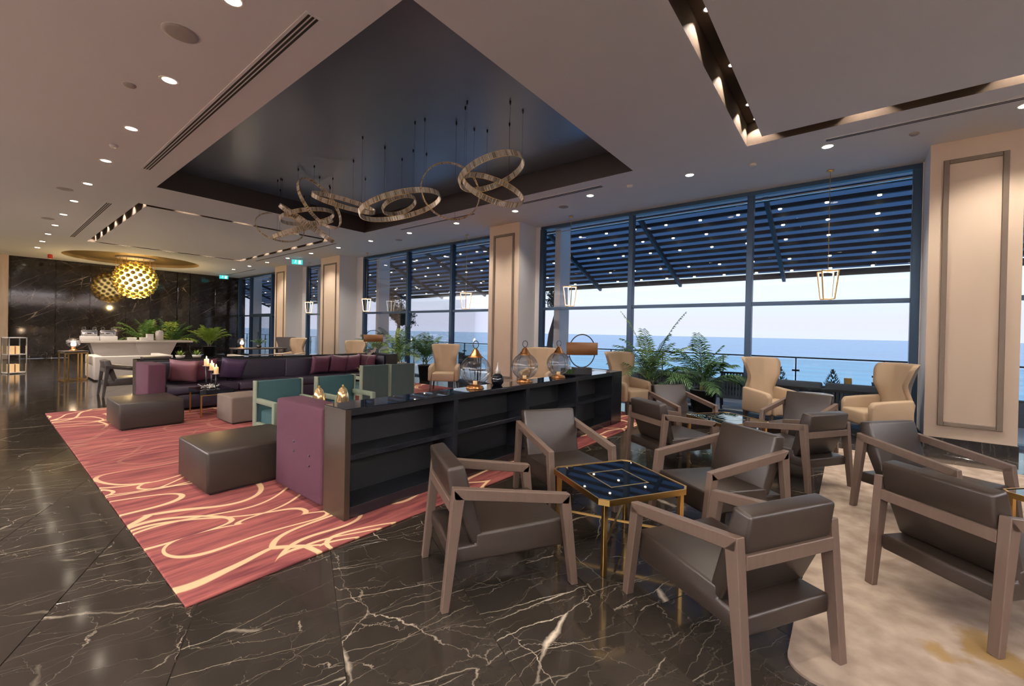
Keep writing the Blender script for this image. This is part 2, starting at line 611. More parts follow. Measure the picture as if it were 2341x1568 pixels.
M['cabinet_end'] = plain('reflection_brown_cabinet_end', (.040, .027, .018), .28, 0, .6, var=.2, scale=3., stretch=(1, 1, 8))  # end panel copy of the lacquer, warm brown reflection put into the colour
M['cabinet_in'] = plain('dark_cabinet_interior', (.005, .005, .006), .5, var=.1)
M['purple'] = plain('plum_velvet', (.060, .021, .033), .85, 0, .2, var=.15, scale=10., bump=.2, bscale=260)
M['aubergine'] = plain('shaded_aubergine_leather', (.017, .010, .022), .45, 0, .5, var=.12, scale=8.)  # dark leather of seats and backs, with their lack of lamplight painted in
M['pillow'] = plain('plum_satin', (.095, .030, .052), .42, 0, .5, var=.12, scale=6.)
M['rosy'] = plain('rosy_satin', (.20, .085, .115), .38, 0, .6, var=.12, scale=6.)
M['violet'] = plain('violet_satin', (.045, .024, .060), .45, 0, .5, var=.12, scale=6.)
M['teal'] = plain('teal_velvet', (.028, .070, .074), .8, 0, .3, var=.12, scale=9., bump=.15, bscale=260)
M['tealback'] = plain('grey_green_velvet', (.048, .072, .068), .8, 0, .3, var=.15, scale=9., stretch=(4, 4, .6))
M['sage'] = plain('sage_upholstery', (.22, .26, .195), .7, 0, .3, var=.1, scale=9.)
M['taupe'] = plain('taupe_velvet', (.15, .115, .095), .8, 0, .25, var=.2, scale=7., bump=.15, bscale=260)
M['tan'] = plain('tan_upholstery', (.44, .33, .225), .75, 0, .3, var=.06, scale=8., bump=.15, bscale=300)
M['tanback'] = plain('grey_outer_upholstery', (.12, .11, .11), .75, 0, .3, var=.06)
M['whiteup'] = plain('white_upholstery', (.70, .64, .58), .7, 0, .3, var=.04)
M['whitemarble'] = plain('white_marble', (.66, .61, .57), .15, 0, .5, var=.12, scale=2.2, stretch=(1, 1, 5))
M['beigemarble'] = plain('beige_marble', (.50, .40, .31), .15, 0, .5, var=.25, scale=2.5, stretch=(4, 4, .5))
M['blackpot'] = plain('black_planter', (.012, .012, .014), .3, var=.1)
M['soil'] = plain('soil', (.04, .028, .02), .95, var=.3, scale=40)
M['palm'] = plain('palm_leaf', (.046, .115, .030), .45, 0, .4, var=.45, scale=3.)
M['palmy'] = plain('yellow_green_leaf', (.22, .33, .05), .45, 0, .4, var=.35, scale=3.)
M['stem'] = plain('palm_stem', (.20, .19, .06), .6, var=.3, scale=8.)
M['olive'] = plain('olive_leaf', (.07, .10, .07), .6, 0, .3, var=.3)
M['bark'] = plain('olive_bark', (.10, .085, .075), .9, var=.35, scale=10., bump=.4, bscale=30)
def crystal_mat():
    m, t, p = newmat('champagne_crystal')
    setp(p, (.8, .7, .5), .22, .3)
    ge = N(t, 'ShaderNodeNewGeometry')
    r = N(t, 'ShaderNodeValToRGB')
    r.color_ramp.elements[0].color = (.30, .24, .16, 1)
    r.color_ramp.elements[1].color = (.98, .95, .88, 1)
    e = r.color_ramp.elements.new(.5)
    e.color = (.82, .73, .54, 1)
    t.links.new(ge.outputs['Random Per Island'], r.inputs[0])
    t.links.new(r.outputs[0], p.inputs['Base Color'])
    return m
M['crystal'] = crystal_mat()
M['steel'] = plain('polished_steel', (.75, .76, .78), .15, 1., var=.05)
M['silver'] = plain('silver_leaf_metal', (.85, .83, .80), .3, .55, var=.1)
M['darkmetal'] = plain('dark_metal', (.03, .03, .034), .4, .6, var=.1)
M['whiteplastic'] = plain('white_plastic', (.78, .76, .73), .45, var=.02)
M['greyplastic'] = plain('grey_grille', (.33, .29, .27), .6, var=.05)
M['ventdark'] = plain('vent_void', (.012, .011, .010), .8, var=.05)
M['goldball'] = plain('gold_glass_ball', (.98, .72, .22), .12, .7, var=.1)
M['shade'] = plain('wood_veneer_shade', (.26, .115, .04), .5, var=.35, scale=4., stretch=(1, 1, 4))
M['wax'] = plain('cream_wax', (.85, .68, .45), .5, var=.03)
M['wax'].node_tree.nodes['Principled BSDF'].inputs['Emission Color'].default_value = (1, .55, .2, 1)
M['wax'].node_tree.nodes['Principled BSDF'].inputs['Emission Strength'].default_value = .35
M['flame'] = emis('candle_flame', (1, .62, .22), 18)
M['lens'] = emis('downlight_lens', (1, .86, .66), 14)
M['led'] = emis('awning_lamp', (1, .82, .58), 9)
M['tubeled'] = emis('lantern_led_strip', (1, .92, .78), 3.2)
M['core'] = emis('chandelier_lamp', (1, .70, .26), 14)
M['bulb'] = emis('table_lamp_bulb', (1, .72, .50), 16)
M['exit'] = emis('exit_sign_face', (.05, .62, .60), .9)
M['exitfig'] = emis('exit_sign_pictogram', (.8, 1, .95), 1.2)
M['redplastic'] = plain('red_plastic', (.45, .03, .02), .4)
M['terrace'] = plain('terrace_stone', (.82, .84, .86), .15, 0, .5, var=.06, scale=2.)
def translucent_fabric(name, col, back):
    m = plain(name, col, .8, 0, .2, var=.08, scale=1.)
    t = m.node_tree
    p = t.nodes.get('Principled BSDF')
    o = t.nodes.get('Material Output')
    tl = N(t, 'ShaderNodeBsdfTranslucent')
    tl.inputs[0].default_value = (*back, 1)
    mx = N(t, 'ShaderNodeMixShader')
    mx.inputs[0].default_value = .5
    t.links.new(p.outputs[0], mx.inputs[1])
    t.links.new(tl.outputs[0], mx.inputs[2])
    t.links.new(mx.outputs[0], o.inputs[0])
    return m
M['awning'] = translucent_fabric('awning_fabric', (.14, .19, .26), (.15, .23, .34))
M['beam'] = plain('awning_beam_paint', (.02, .024, .032), .5, var=.1)
M['rope'] = plain('grey_rope_weave', (.055, .075, .095), .8, var=.2, scale=30.)
M['outcush'] = plain('outdoor_cushion', (.10, .12, .14), .85, var=.08)
M['sea'] = sea_mat()
M['carpet'] = red_carpet()
M['cream'] = cream_rug_mat()
m_, t_, p_ = newmat('amber_mercury_glass')
setp(p_, (.95, .70, .38), .12, .75)
M['amber'] = m_
m_, t_, p_ = newmat('blown_glass')
setp(p_, (.97, .98, 1), .0, 0, .5, trans=1.0, ior=1.35)
M['blown'] = m_
M['globe'] = pane_glass('thin_globe_glass', (.97, .98, .99), .13)

# ================================================================== the setting
CE = 4.0
X0, X1, Y0, Y1 = -25.4, 7.0, -7.0, 8.6
# ---- floor: tiles laid on the diagonal
fl = structure(MB().box(X0, X1, Y0, Y1, -.05, -.006).build('floor', M['grout']))
TA = R(-25.2)
tw, tl = 1.26, .632
ta, tb = Vector((math.cos(TA), math.sin(TA), 0)), Vector((-math.sin(TA), math.cos(TA), 0))
org = Vector((-2.538, 1.392, 0))
fr_ = Vector((-math.sin(YAW), math.cos(YAW)))
tiles = []
for i in range(-40, 40):
    for j in range(-60, 60):
        c = org + ta * (tw * (i + .5 + (.5 if j % 2 else 0))) + tb * (tl * (j + .5))
        if X0 + .0 < c.x < X1 - .0 and Y0 < c.y < Y1 - .0:
            d = c.x * fr_.x + c.y * fr_.y
            s = c.x * math.cos(YAW) + c.y * math.sin(YAW)
            seen = d > .9 and abs(s) < d * 1.25 + .9
            tiles.append((not seen, c.x ** 2 + c.y ** 2, c))
tiles.sort(key=lambda q: q[:2])
def clip_poly(poly):
    for ax, lim, sg in ((0, X0, 1), (0, X1, -1), (1, Y0, 1), (1, Y1 - .05, -1)):
        out = []
        for k in range(len(poly)):
            a, b = poly[k - 1], poly[k]
            ia, ib = sg * (a[ax] - lim) >= 0, sg * (b[ax] - lim) >= 0
            if ia != ib:
                f = (lim - a[ax]) / (b[ax] - a[ax])
                out.append((a[0] + f * (b[0] - a[0]), a[1] + f * (b[1] - a[1])))
            if ib: out.append(b)
        poly = out
        if not poly: return []
    return poly
g_ = .0015
hw, hl = tw / 2 - g_, tl / 2 - g_
tile_me = None
far = MB()
nt_ = 0
for bad, d, c in tiles:
    cs = [c + ta * a * hw + tb * b * hl for a, b in ((-1, -1), (1, -1), (1, 1), (-1, 1))]
    pl = [(q.x, q.y) for q in cs]
    whole = all(X0 < q.x < X1 and Y0 < q.y < Y1 - .05 for q in cs)
    if nt_ < 290 and whole and not bad:
        if tile_me is None:
            o = MB().box(-hw, hw, -hl, hl, -.006, 0).build('tile', M['floor'], fl, bevel=.0012, seg=1)
            tile_me = o.data
        else:
            o = bpy.data.objects.new('tile', tile_me)
            COL.objects.link(o)
            o.parent = fl
        o.location = c
        o.rotation_euler = (0, 0, TA + (PI if rnd.random() < .5 else 0))
        nt_ += 1
    else:
        q = clip_poly(pl)
        if len(q) > 2: far.prism(q, -.006, 0, 'z')
far.build('tile_field', M['floor'], fl, kind='stuff', weld=False)

# ---- ceiling with openings
holes = []     # (x0,x1,y0,y1)
TR = (-10.24, -2.74, 2.06, 6.43)
holes.append(TR)
def ring(x0, x1, y0, y1, w):
    return [(x0, x0 + w, y0, y1), (x1 - w, x1, y0, y1), (x0 + w, x1 - w, y1 - w, y1), (x0 + w, x1 - w, y0, y0 + w)]
SLOT_R = (-1.155, 6.0, -1.2, 6.5, .21)
SLOT_L = (-18.75, -11.9, 2.10, 6.42, .16)
holes += ring(*SLOT_R) + ring(*SLOT_L)
DC, DR = (-22.45, 3.9), 2.05
dome_sq = (DC[0] - 2.3, DC[0] + 2.3, DC[1] - 2.3, DC[1] + 2.3)
holes.append(dome_sq)
xs = sorted({X0, X1} | {h[0] for h in holes} | {h[1] for h in holes})
ys = sorted({Y0, Y1} | {h[2] for h in holes} | {h[3] for h in holes})
cb_ = MB()
for i in range(len(xs) - 1):
    for j in range(len(ys) - 1):
        mx_, my_ = (xs[i] + xs[i + 1]) / 2, (ys[j] + ys[j + 1]) / 2
        if any(h[0] < mx_ < h[1] and h[2] < my_ < h[3] for h in holes): continue
        cb_.add([(xs[i], ys[j], CE), (xs[i], ys[j + 1], CE), (xs[i + 1], ys[j + 1], CE), (xs[i + 1], ys[j], CE)], [(0, 1, 2, 3)])
nn = 96
for k in range(nn):
    q = []
    for a in (2 * PI * k / nn, 2 * PI * (k + 1) / nn):
        c_, s_ = math.cos(a), math.sin(a)
        f = 2.3 / max(abs(c_), abs(s_))
        q.append(((DC[0] + DR * c_, DC[1] + DR * s_, CE), (DC[0] + f * c_, DC[1] + f * s_, CE)))
    cb_.add([q[0][0], q[0][1], q[1][1], q[1][0]], [(0, 1, 2, 3)])
cb_.box(X0 - .2, X1 + .2, Y0 - .2, Y1 + .2, 4.6, 4.75)
ceil = structure(cb_.build('ceiling', M['ceil'], recalc=False))
# tray
tz = 4.40
t1 = MB()
a, b, c, d = TR
t1.add([(a, c, CE), (b, c, CE), (b, c, tz), (a, c, tz)], [(0, 1, 2, 3)])
t1.add([(a, d, CE), (b, d, CE), (b, d, tz), (a, d, tz)], [(3, 2, 1, 0)])
t1.add([(a, c, CE), (a, d, CE), (a, d, tz), (a, c, tz)], [(3, 2, 1, 0)])
t1.add([(b, c, CE), (b, d, CE), (b, d, tz), (b, c, tz)], [(0, 1, 2, 3)])
t1.build('tray_side', M['brown'], ceil, recalc=False, label='dark brown upright edge of the ceiling tray')
MB().box(a, b, c, d, tz, tz + .03).build('tray_panel', M['tray'], ceil, label='dark blue-grey sheen panel of the ceiling tray')
# slots
for SL, dep in ((SLOT_R, .30), (SLOT_L, .26)):
    x0, x1, y0, y1, w = SL
    s = MB()
    for (A, B, C, D) in ((x0, x1, y0, y1), (x0 + w, x1 - w, y0 + w, y1 - w)):
        for p, q in (((A, C), (B, C)), ((B, C), (B, D)), ((B, D), (A, D)), ((A, D), (A, C))):
            s.add([(*p, CE), (*q, CE), (*q, CE + dep), (*p, CE + dep)], [(0, 1, 2, 3)])
    for h in ring(*SL): s.box(h[0], h[1], h[2], h[3], CE + dep, CE + dep + .02)
    s.build('light_slot', M['slotbrown'], ceil, recalc=False, label='dark brown recessed light slot')
# dome recess
s = MB()
vs = []
for k in range(nn):
    a = 2 * PI * k / nn
    vs += [(DC[0] + DR * math.cos(a), DC[1] + DR * math.sin(a), CE), (DC[0] + DR * math.cos(a), DC[1] + DR * math.sin(a), CE + .12)]
s.add(vs, [(2 * k, 2 * k + 1, (2 * k + 3) % (2 * nn), (2 * k + 2) % (2 * nn)) for k in range(nn)] + [tuple(range(1, 2 * nn, 2))])
s.build('dome_recess', M['gold_paint'], ceil, recalc=False, label='round gold-brown recess above the ball chandelier')

# ---- walls
wl = structure(MB().box(X0 - .3, X0 - .03, Y0, Y1 + .3, 0, CE + .6).build('wall_left', M['blackbase']))
yy = [.75, 1.95, 2.95, 4.1, 4.95, 5.95, 6.45, 7.5, 8.58]
for k in range(len(yy) - 1):
    deep = k in (5,)
    MB().box(X0 - .03, X0 + (.05 if deep else .0), yy[k] + .012, yy[k + 1] - .012, .10, 3.98).build('marble_panel', M['blackwall'], wl, bevel=.006, seg=1)
MB().box(X0 - .03, X0 + .01, .75, Y1 - .02, 0, .098).build('skirting', M['blackbase'], wl)
pil = structure(MB().box(X0 - .03, X0 + .25, -1.5, .70, 0, CE).build('pillar', M['beigemarble'], bevel=.01, seg=1))
MB().box(X0 - .03, X0 + .0, Y0, -1.5, 0, CE).build('marble_panel', M['blackwall'], wl)
wb = structure(MB().box(X0, X1, Y0 - .2, Y0, 0, CE + .6).build('wall_back', M['darkwood']))
wr = structure(MB().box(X1, X1 + .2, Y0 - .2, Y1 + .2, 0, CE + .6).build('wall_right', M['darkwood']))

# added out-of-view fill light: a ledge along the back and right walls with strips shining up at the ceiling
def cove(name, x0, x1, y0, y1, lip, cx, cy_, sx_, sy_, power):
    tr_ = structure(MB().box(x0, x1, y0, y1, 3.05, 3.12).build(name, M['white']))
    MB().box(*lip, 3.12, 3.26).build('lip', M['white'], tr_)
    l = bpy.data.lights.new('fill_strip', 'AREA')
    l.shape = 'RECTANGLE'
    l.size, l.size_y = sx_, sy_
    l.energy = power
    l.color = (1, .965, .96)
    o = bpy.data.objects.new('fill_strip', l)
    COL.objects.link(o)
    o.location = (cx, cy_, 3.18)
    o.rotation_euler = (PI, 0, 0)
    o.parent = tr_
cove('fill_ledge_1', X0, X1, Y0, Y0 + .5, (X0, X1, Y0 + .46, Y0 + .5), -9, Y0 + .25, 30, .3, FILL_W)
cove('fill_ledge_2', X1 - .5, X1, Y0 + .5, Y1, (X1 - .5, X1 - .46, Y0 + .5, Y1), X1 - .25, .9, .3, 14, FILL_W * .22)

# ---- window wall
YW = 8.6
def window(name, x0, x1, mull, door=False):
    w = structure(MB().box(x0, x1, YW - .03, YW + .09, 3.93, CE + .02).build(name, M['frame']))
    MB().box(x0, x1, YW - .06, YW + .09, -.01, .05).build('sill', M['frame'], w)
    MB().box(x0 + .02, x1 - .02, YW + .02, YW + .05, 3.82, 3.845).build('blind_rail', M['steel'], w)
    edges = [x0 + .05] + list(mull) + [x1 - .05]
    for e in edges:
        MB().box(e - .05, e + .05, YW - .055, YW + .085, .05, 3.93).build('mullion', M['frame'], w, bevel=.004, seg=1)
    for p, q in zip(edges[:-1], edges[1:]):
        MB().box(p + .05, q - .05, YW - .03, YW + .07, 1.965, 2.03).build('transom', M['frame'], w, bevel=.003, seg=1)
        MB().box(p + .05, q - .05, YW + .022, YW + .034, .05, 1.965).build('pane', M['glass'], w)
        MB().box(p + .05, q - .05, YW + .022, YW + .034, 2.03, 3.93).build('pane', M['glass'], w)
    return w
window('window_1', -5.98, .78, [-3.66, -1.435])
window('window_2', -13.66, -6.45, [-11.15, -9.12])
window('window_3', -17.88, -14.6, [-15.9])
w4 = window('window_4', X0 + .0, -18.6, [-23.8, -21.3])
window('window_5', 1.62, 7.0, [3.6, 5.4])
# glazed door set in the far window
dr = structure(MB().box(-23.75, -21.35, YW - .07, YW - .03, 1.93, 2.08).build('door_1', M['frame']))
for x in (-23.7, -22.55, -22.45, -21.4):
    MB().box(x - .03, x + .03, YW - .07, YW - .03, .05, 1.93).build('door_stile', M['frame'], dr)
for x0_, x1_ in ((-23.67, -22.58), (-22.42, -21.43)):
    MB().box(x0_, x1_, YW - .055, YW - .045, .05, 1.93).build('pane', M['glass'], dr)
MB().bar((-22.6, YW - .1, .9), (-22.6, YW - .1, 1.2), .025).build('handle', M['steel'], dr)

# ---- columns between the windows
def column(x0, x1, fx0=None, fx1=None):
    yf = 7.88
    c = structure(MB().box(x0, x1, yf, YW - .06, .14, CE).build('column', M['white']))
    MB().box(x0 - .002, x1 + .002, yf - .012, yf - .001, .14, CE).build('face_panel', M['beige'], c)
    MB().box(x0 - .012, x1 + .012, yf - .03, YW - .06, 0, .14).build('skirting', M['blackbase'], c)
    w = x1 - x0
    a, b = x0 + w * .15, x1 - w * .15
    z0, z1, t = .30, 3.76, .055
    y0_, y1_ = yf - .034, yf - .012
    for q in ((a, a + t, z0, z1), (b - t, b, z0, z1), (a + t, b - t, z0, z0 + t), (a + t, b - t, z1 - t, z1)):
        MB().box(q[0], q[1], y0_, y1_, q[2], q[3]).build('moulding', M['mould'], c, bevel=.004, seg=1)
    return c
column(.79, 1.61)
column(-7.03, -6.10)
column(-15.35, -14.05)
column(-19.25, -18.2)
iw = structure(MB().box(-14.05, -13.66, YW - .06, YW + .1, 0, CE).build('wall_infill', M['white']))
structure(MB().box(-18.2, -17.88, YW - .06, YW + .1, 0, CE).build('wall_infill', M['white']))
structure(MB().box(-6.45, -5.98, YW - .06, YW + .1, 0, CE).build('wall_infill', M['white']))
structure(MB().box(.78, 1.62, YW - .06, YW + .1, 0, CE).build('wall_infill', M['white']))
structure(MB().box(X0, X1, YW + .09, YW + .3, 3.96, 4.75).build('wall_window_head', M['white']))

# ================================================================== outside
terr = structure(MB().box(-34, 14, YW + .1, 11.9, -.3, -.03).build('terrace_floor', M['terrace']))
structure(MB().add([(-6000, 12, -3.2), (6000, 12, -3.2), (6000, 9000, -3.2), (-6000, 9000, -3.2)], [(0, 1, 2, 3)]).build('sea', M['sea']))
# outer piers of the facade seen through the left end of each window
for x in (-5.75, -13.35, -17.6, -24.6):
    structure(MB().box(x - .02, x + .14, YW + .3, YW + .75, 0, 4.6).build('outer_pier', M['white']))
# railing
rl = thing('glass_railing', 'glass terrace railing with thin dark handrail in front of the sea', 'railing', (0, 11.5, 0))
MB().bar((-33, 0, .97), (13, 0, .97), .035, .03).build('handrail', M['darkmetal'], rl)
px = -32.45
first = None
while px < 12.5:
    p = MB().box(-.012, .012, -.02, .02, -.03, .96).build('post', M['darkmetal'], rl)
    p.location = (px, 0, 0)
    k = MB().box(-.07, .07, -.03, .03, .66, .70).build('clamp', M['darkmetal'], p)
    if px + 1.5 < 12.6:
        g = MB().box(.03, 1.46, -.006, .006, .02, .93).build('glass_panel', M['railglass'], rl)
        g.location = (px, 0, 0)
    px += 1.5
# awning
aw = thing('slatted_awning', 'retractable dark blue awning on slim beams with rows of small lamps over the terrace', 'awning', (0, 0, 0))
AS = .39
def awz(y): return 3.02 + AS * (13.05 - y)
ya, yb = 8.95, 13.08
fb = MB()
purl = [13.0 - .272 * k for k in range(15)]
for k in range(len(purl) - 1):
    y0_, y1_ = purl[k + 1], purl[k]
    ym = (y0_ + y1_) / 2
    for (p, q, dz0, dz1) in ((y0_, ym, .03, .0), (ym, y1_, .0, .03)):
        fb.add([(-33, p, awz(p) + .05 + dz0), (13, p, awz(p) + .05 + dz0), (13, q, awz(q) + .05 + dz1), (-33, q, awz(q) + .05 + dz1)], [(0, 1, 2, 3)])
fb.build('fabric', M['awning'], aw, recalc=False)
for y in purl:
    MB().box(-33, 13, y - .035, y + .035, awz(y) - .03, awz(y) + .05).build('purlin', M['beam'], aw)
x = -1.38 + 2.62 * 4
while x > -33:
    MB().bar((x, ya, awz(ya) - .09), (x, yb, awz(yb) - .09), .075, .12).build('rafter', M['beam'], aw)
    x -= 2.62
MB().box(-33, 13, 13.05, 13.10, awz(13.07) - .06, awz(13.07) + .08).build('front_gutter', M['beam'], aw)
led_me = None
for i in range(-6, 40):
    for y in (10.40, 10.90, 11.46, 12.10, 12.83):
        xx = .37 - .778 * i
        if xx > 5 or (xx < -14 and i % 2): continue
        if led_me is None:
            o = MB().lathe([(.032, 0), (.032, .02), (1e-6, .02)], 10, (0, 0, -.01)).build('spotlight', M['led'], aw)
            led_me = o.data
        else:
            o = bpy.data.objects.new('spotlight', led_me)
            COL.objects.link(o)
            o.parent = aw
        yp = min(purl, key=lambda q: abs(q - y))
        o.location = (xx, yp, awz(yp) - .042)

# outdoor furniture -------------------------------------------------
def rope_panel(mb, x0, x1, y, z0, z1, n):
    for k in range(n):
        xk = x0 + (x1 - x0) * (k + .5) / n
        mb.box(xk - (x1 - x0) / n * .32, xk + (x1 - x0) / n * .32, y - .012, y + .012, z0, z1)
def outdoor_chair():
    t = thing('rope_armchair', '', 'chair')
    for sx_ in (-1, 1):
        for sy_ in (-1, 1):
            MB().bar((sx_ * .29, sy_ * .27, 0), (sx_ * .31, sy_ * .29, .42), .035).build('leg', M['darkmetal'], t)
        m = MB()
        for k in range(9):
            y = -.28 + .56 * k / 8
            m.box(sx_ * .32 - .012, sx_ * .32 + .012, y - .024, y + .024, .22, .60)
        m.build('side_weave', M['rope'], t)
        MB().bar((sx_ * .32, -.30, .61), (sx_ * .32, .28, .61), .035).build('arm', M['darkmetal'], t)
    m = MB()
    rope_panel(m, -.32, .32, -.30, .22, .72, 12)
    m.build('back_weave', M['rope'], t)
    MB().bar((-.33, -.30, .73), (.33, -.30, .73), .035).build('top_rail', M['darkmetal'], t)
    MB().box(-.29, .29, -.26, .29, .28, .42).build('seat_cushion', M['outcush'], t, bevel=.03)
    MB().box(-.26, .26, -.26, -.14, .42, .66).build('back_cushion', M['outcush'], t, bevel=.03)
    return t
oc = outdoor_chair()
for k, (x, y, rz, lab) in enumerate([(-1.75, 9.55, R(10), 'grey rope terrace armchair seen behind the left-hand of the two big wing chairs'),
                                     (-9.9, 10.2, R(-30), 'grey rope terrace armchair behind the tan wing chair beside the glass lanterns'),
                                     (.75, 10.4, R(200), 'dark slatted terrace chair behind the wing chair next to the right column'),
                                     (-22.3, 10.2, R(40), 'grey terrace armchair outside the far glazed door')]):
    place(oc, k == 0, (x, y, -.03), rz, lab)
def outdoor_sofa(name, label, x, y, rz, L):
    t = thing(name, label, 'sofa', (x, y, -.03), rz)
    m = MB()
    rope_panel(m, -L / 2, L / 2, -.36, .10, .52, int(L / .055))
    m.build('back_weave', M['rope'], t)
    MB().box(-L / 2 - .02, L / 2 + .02, -.385, -.335, .52, .56).build('top_rail', M['darkmetal'], t)
    for sx_ in (-1, 1):
        for yy_ in (-.33, .33):
            MB().box(sx_ * (L / 2 - .03) - .025, sx_ * (L / 2 - .03) + .025, yy_ - .025, yy_ + .025, 0, .30).build('leg', M['darkmetal'], t)
    MB().box(-L / 2, L / 2, -.33, .36, .20, .26).build('seat_base', M['darkmetal'], t)
    n = max(1, round(L / .8))
    for k in range(n):
        a = -L / 2 + L * k / n
        MB().box(a + .01, a + L / n - .01, -.32, .36, .26, .40).build('seat_cushion', M['outcush'], t, bevel=.03)
        MB().box(a + .02, a + L / n - .02, -.32, -.18, .40, .66).build('back_cushion', M['outcush'], t, bevel=.03)
    return t
outdoor_sofa('rope_sofa', 'long grey slatted terrace sofa seen between the two big wing chairs', -.35, 9.55, R(0), 1.9)
outdoor_sofa('rope_sofa', 'dark slatted terrace sofa seen between the two palms by the window', -3.05, 9.8, R(0), 1.5)
t = thing('terrace_planter', 'low grey planter trough along the terrace edge under the glass railing', 'planter', (0, 11.1, -.03))
MB().box(-8, 3.0, -.2, .2, 0, .42).build('trough', M['outcush'], t, bevel=.01, seg=1)
MB().box(-7.95, 2.95, -.17, .17, .40, .43).build('soil', M['soil'], t)
def small_conifer(label, x, y):
    t = thing('terrace_shrub', label, 'shrub', (x, y, .39))
    MB().tube([(0, 0, 0), (0, 0, .12)], .012, 6).build('stem', M['bark'], t)
    m = MB()
    r_ = random.Random(int(x * 50))
    for k in range(160):
        h = r_.random() ** 1.2
        a = r_.random() * 2 * PI
        rr = .13 * (1 - h) + .01
        p = Vector((rr * math.cos(a), rr * math.sin(a), .05 + .30 * h))
        q = p + Vector((.03 * math.cos(a), .03 * math.sin(a), .05))
        s = Vector((-math.sin(a), math.cos(a), 0)) * .012
        m.add([p - s, p + s, q], [(0, 1, 2)])
    m.build('foliage', M['olive'], t, recalc=False)
small_conifer('small bushy shrub against the sea, just right of the railing post', -.27, 11.1)
small_conifer('small bushy shrub against the sea, left of the railing post', -1.2, 11.1)
t = thing('terrace_lantern', 'brass lantern on a slim dark post outside, left of the column-side wing chair', 'lantern', (-.02, 10.25, -.03))
MB().lathe([(.10, 0), (.10, .02), (.015, .03), (.015, .52), (.05, .54)], 12).build('post', M['darkmetal'], t)
MB().box(-.06, .06, -.06, .06, .54, .70).build('lamp_body', M['brass'], t, bevel=.008, seg=1)

def leafy_tree(label, x, y, trunk, crown_c, crown_r, n, seed):
    t = thing('olive_tree', label, 'tree', (x, y, -.03))
    MB().tube(trunk, [.11, .10, .085, .07, .05][:len(trunk)], 8).build('trunk', M['bark'], t)
    r_ = random.Random(seed)
    br, lf = MB(), MB()
    top = Vector(trunk[-1])
    for k in range(14):
        a, e = r_.random() * 2 * PI, r_.uniform(-.3, 1.2)
        dv = Vector((math.cos(a) * math.cos(e), math.sin(a) * math.cos(e), math.sin(e)))
        end = Vector(crown_c) + Vector((dv.x * crown_r[0], dv.y * crown_r[1], dv.z * crown_r[2])) * r_.uniform(.6, 1)
        mid = (top + end) / 2 + Vector((r_.uniform(-.1, .1), r_.uniform(-.1, .1), .1))
        br.tube([top, mid, end], [.03, .02, .008], 5)
        for q in range(n // 14):
            f = r_.uniform(.35, 1.05)
            p = top.lerp(mid, f * 2) if f < .5 else mid.lerp(end, (f - .5) * 2)
            p = p + Vector((r_.gauss(0, .07), r_.gauss(0, .07), r_.gauss(0, .07)))
            d = Vector((r_.gauss(0, 1), r_.gauss(0, 1), r_.gauss(0, 1))).normalized()
            s = d.orthogonal().normalized() * .014
            lf.add([p - s, p + d * .04 - s, p + d * .08, p + d * .04 + s, p + s], [(0, 1, 2, 3, 4)])
    br.build('branches', M['bark'], t)
    lf.build('foliage', M['olive'], t, recalc=False, weld=False)
leafy_tree('leaning olive tree with a bare grey trunk outside, behind the white pier', -6.95, 10.5,
           [(0, 0, 0), (-.02, 0, .7), (.06, 0, 1.4), (.22, 0, 1.95), (.25, 0, 2.2)], (.2, 0, 2.35), (.3, .3, .45), 1100, 3)
leafy_tree('dense olive tree outside, behind the far group of palms', -14.9, 11.0,
           [(0, 0, 0), (.05, 0, .7), (-.05, 0, 1.2), (.05, 0, 1.6)], (.1, 0, 2.0), (1.0, .8, 1.1), 4200, 5)
leafy_tree('olive tree outside the far glazed door', -24.6, 10.6,
           [(0, 0, 0), (.05, 0, .7), (-.05, 0, 1.2), (.05, 0, 1.6)], (.1, 0, 2.0), (.7, .7, .9), 1400, 9)

# ================================================================== ceiling fittings
def add_spot(name, parent, loc, power, size=R(100), blend=.6, col=WARM, rad=.03, rot=(0, 0, 0)):
    l = bpy.data.lights.new(name, 'SPOT')
    l.energy = power
    l.spot_size = size
    l.spot_blend = blend
    l.color = col
    l.shadow_soft_size = rad
    o = bpy.data.objects.new(name, l)
    COL.objects.link(o)
    o.parent = parent
    o.location = loc
    o.rotation_euler = rot
    return o
dl = thing('recessed_downlight', '', 'ceiling light')
MB().lathe([(.062, 0), (.085, -.004), (.09, -.002), (.09, .006), (.062, .006)], 20).build('trim_ring', M['whiteplastic'], dl)
MB().lathe([(.060, -.003), (1e-6, -.003)], 20).build('lens', M['lens'], dl, recalc=False)
add_spot('lamp', dl, (0, 0, -.02), SPOT_W, R(118), .75)
rowL = [-3.897 - 1.8 * k + 5.4 for k in range(15)]
ORD = ['first', 'second', 'third', 'fourth', 'fifth', 'sixth', 'seventh', 'eighth', 'ninth', 'tenth', 'eleventh', 'twelfth', 'thirteenth', 'fourteenth', 'fifteenth', 'sixteenth', 'seventeenth', 'eighteenth', 'nineteenth', 'twentieth']
n = 0
for x in rowL:
    if x < -23.5: continue
    place(dl, n == 0, (x, 1.24, CE), 0, ORD[n] + ' downlight of the row over the marble walkway, from the camera end', 'downlights over the marble walkway')
    n += 1
rowR = [-.29 + 1.75 * k for k in (3, 2, 1)] + [-.29 - 1.79 * k for k in range(13)]
for n, x in enumerate(rowR):
    place(dl, False, (x, 7.13, CE), 0, ORD[n] + ' downlight of the row along the windows, from the right end', 'downlights along the windows')
for n, x in enumerate((-20, -15, -10, -5.5, -2, 1.5, 5)):  # unseen downlights added behind the camera to light the foreground
    for y in (-2.0, -5.0):
        place(dl, False, (x, y, CE), 0, ORD[n] + (' inner' if y > -3 else ' outer') + ' added unseen lobby downlight counted from the black marble wall', 'added downlights behind the camera')
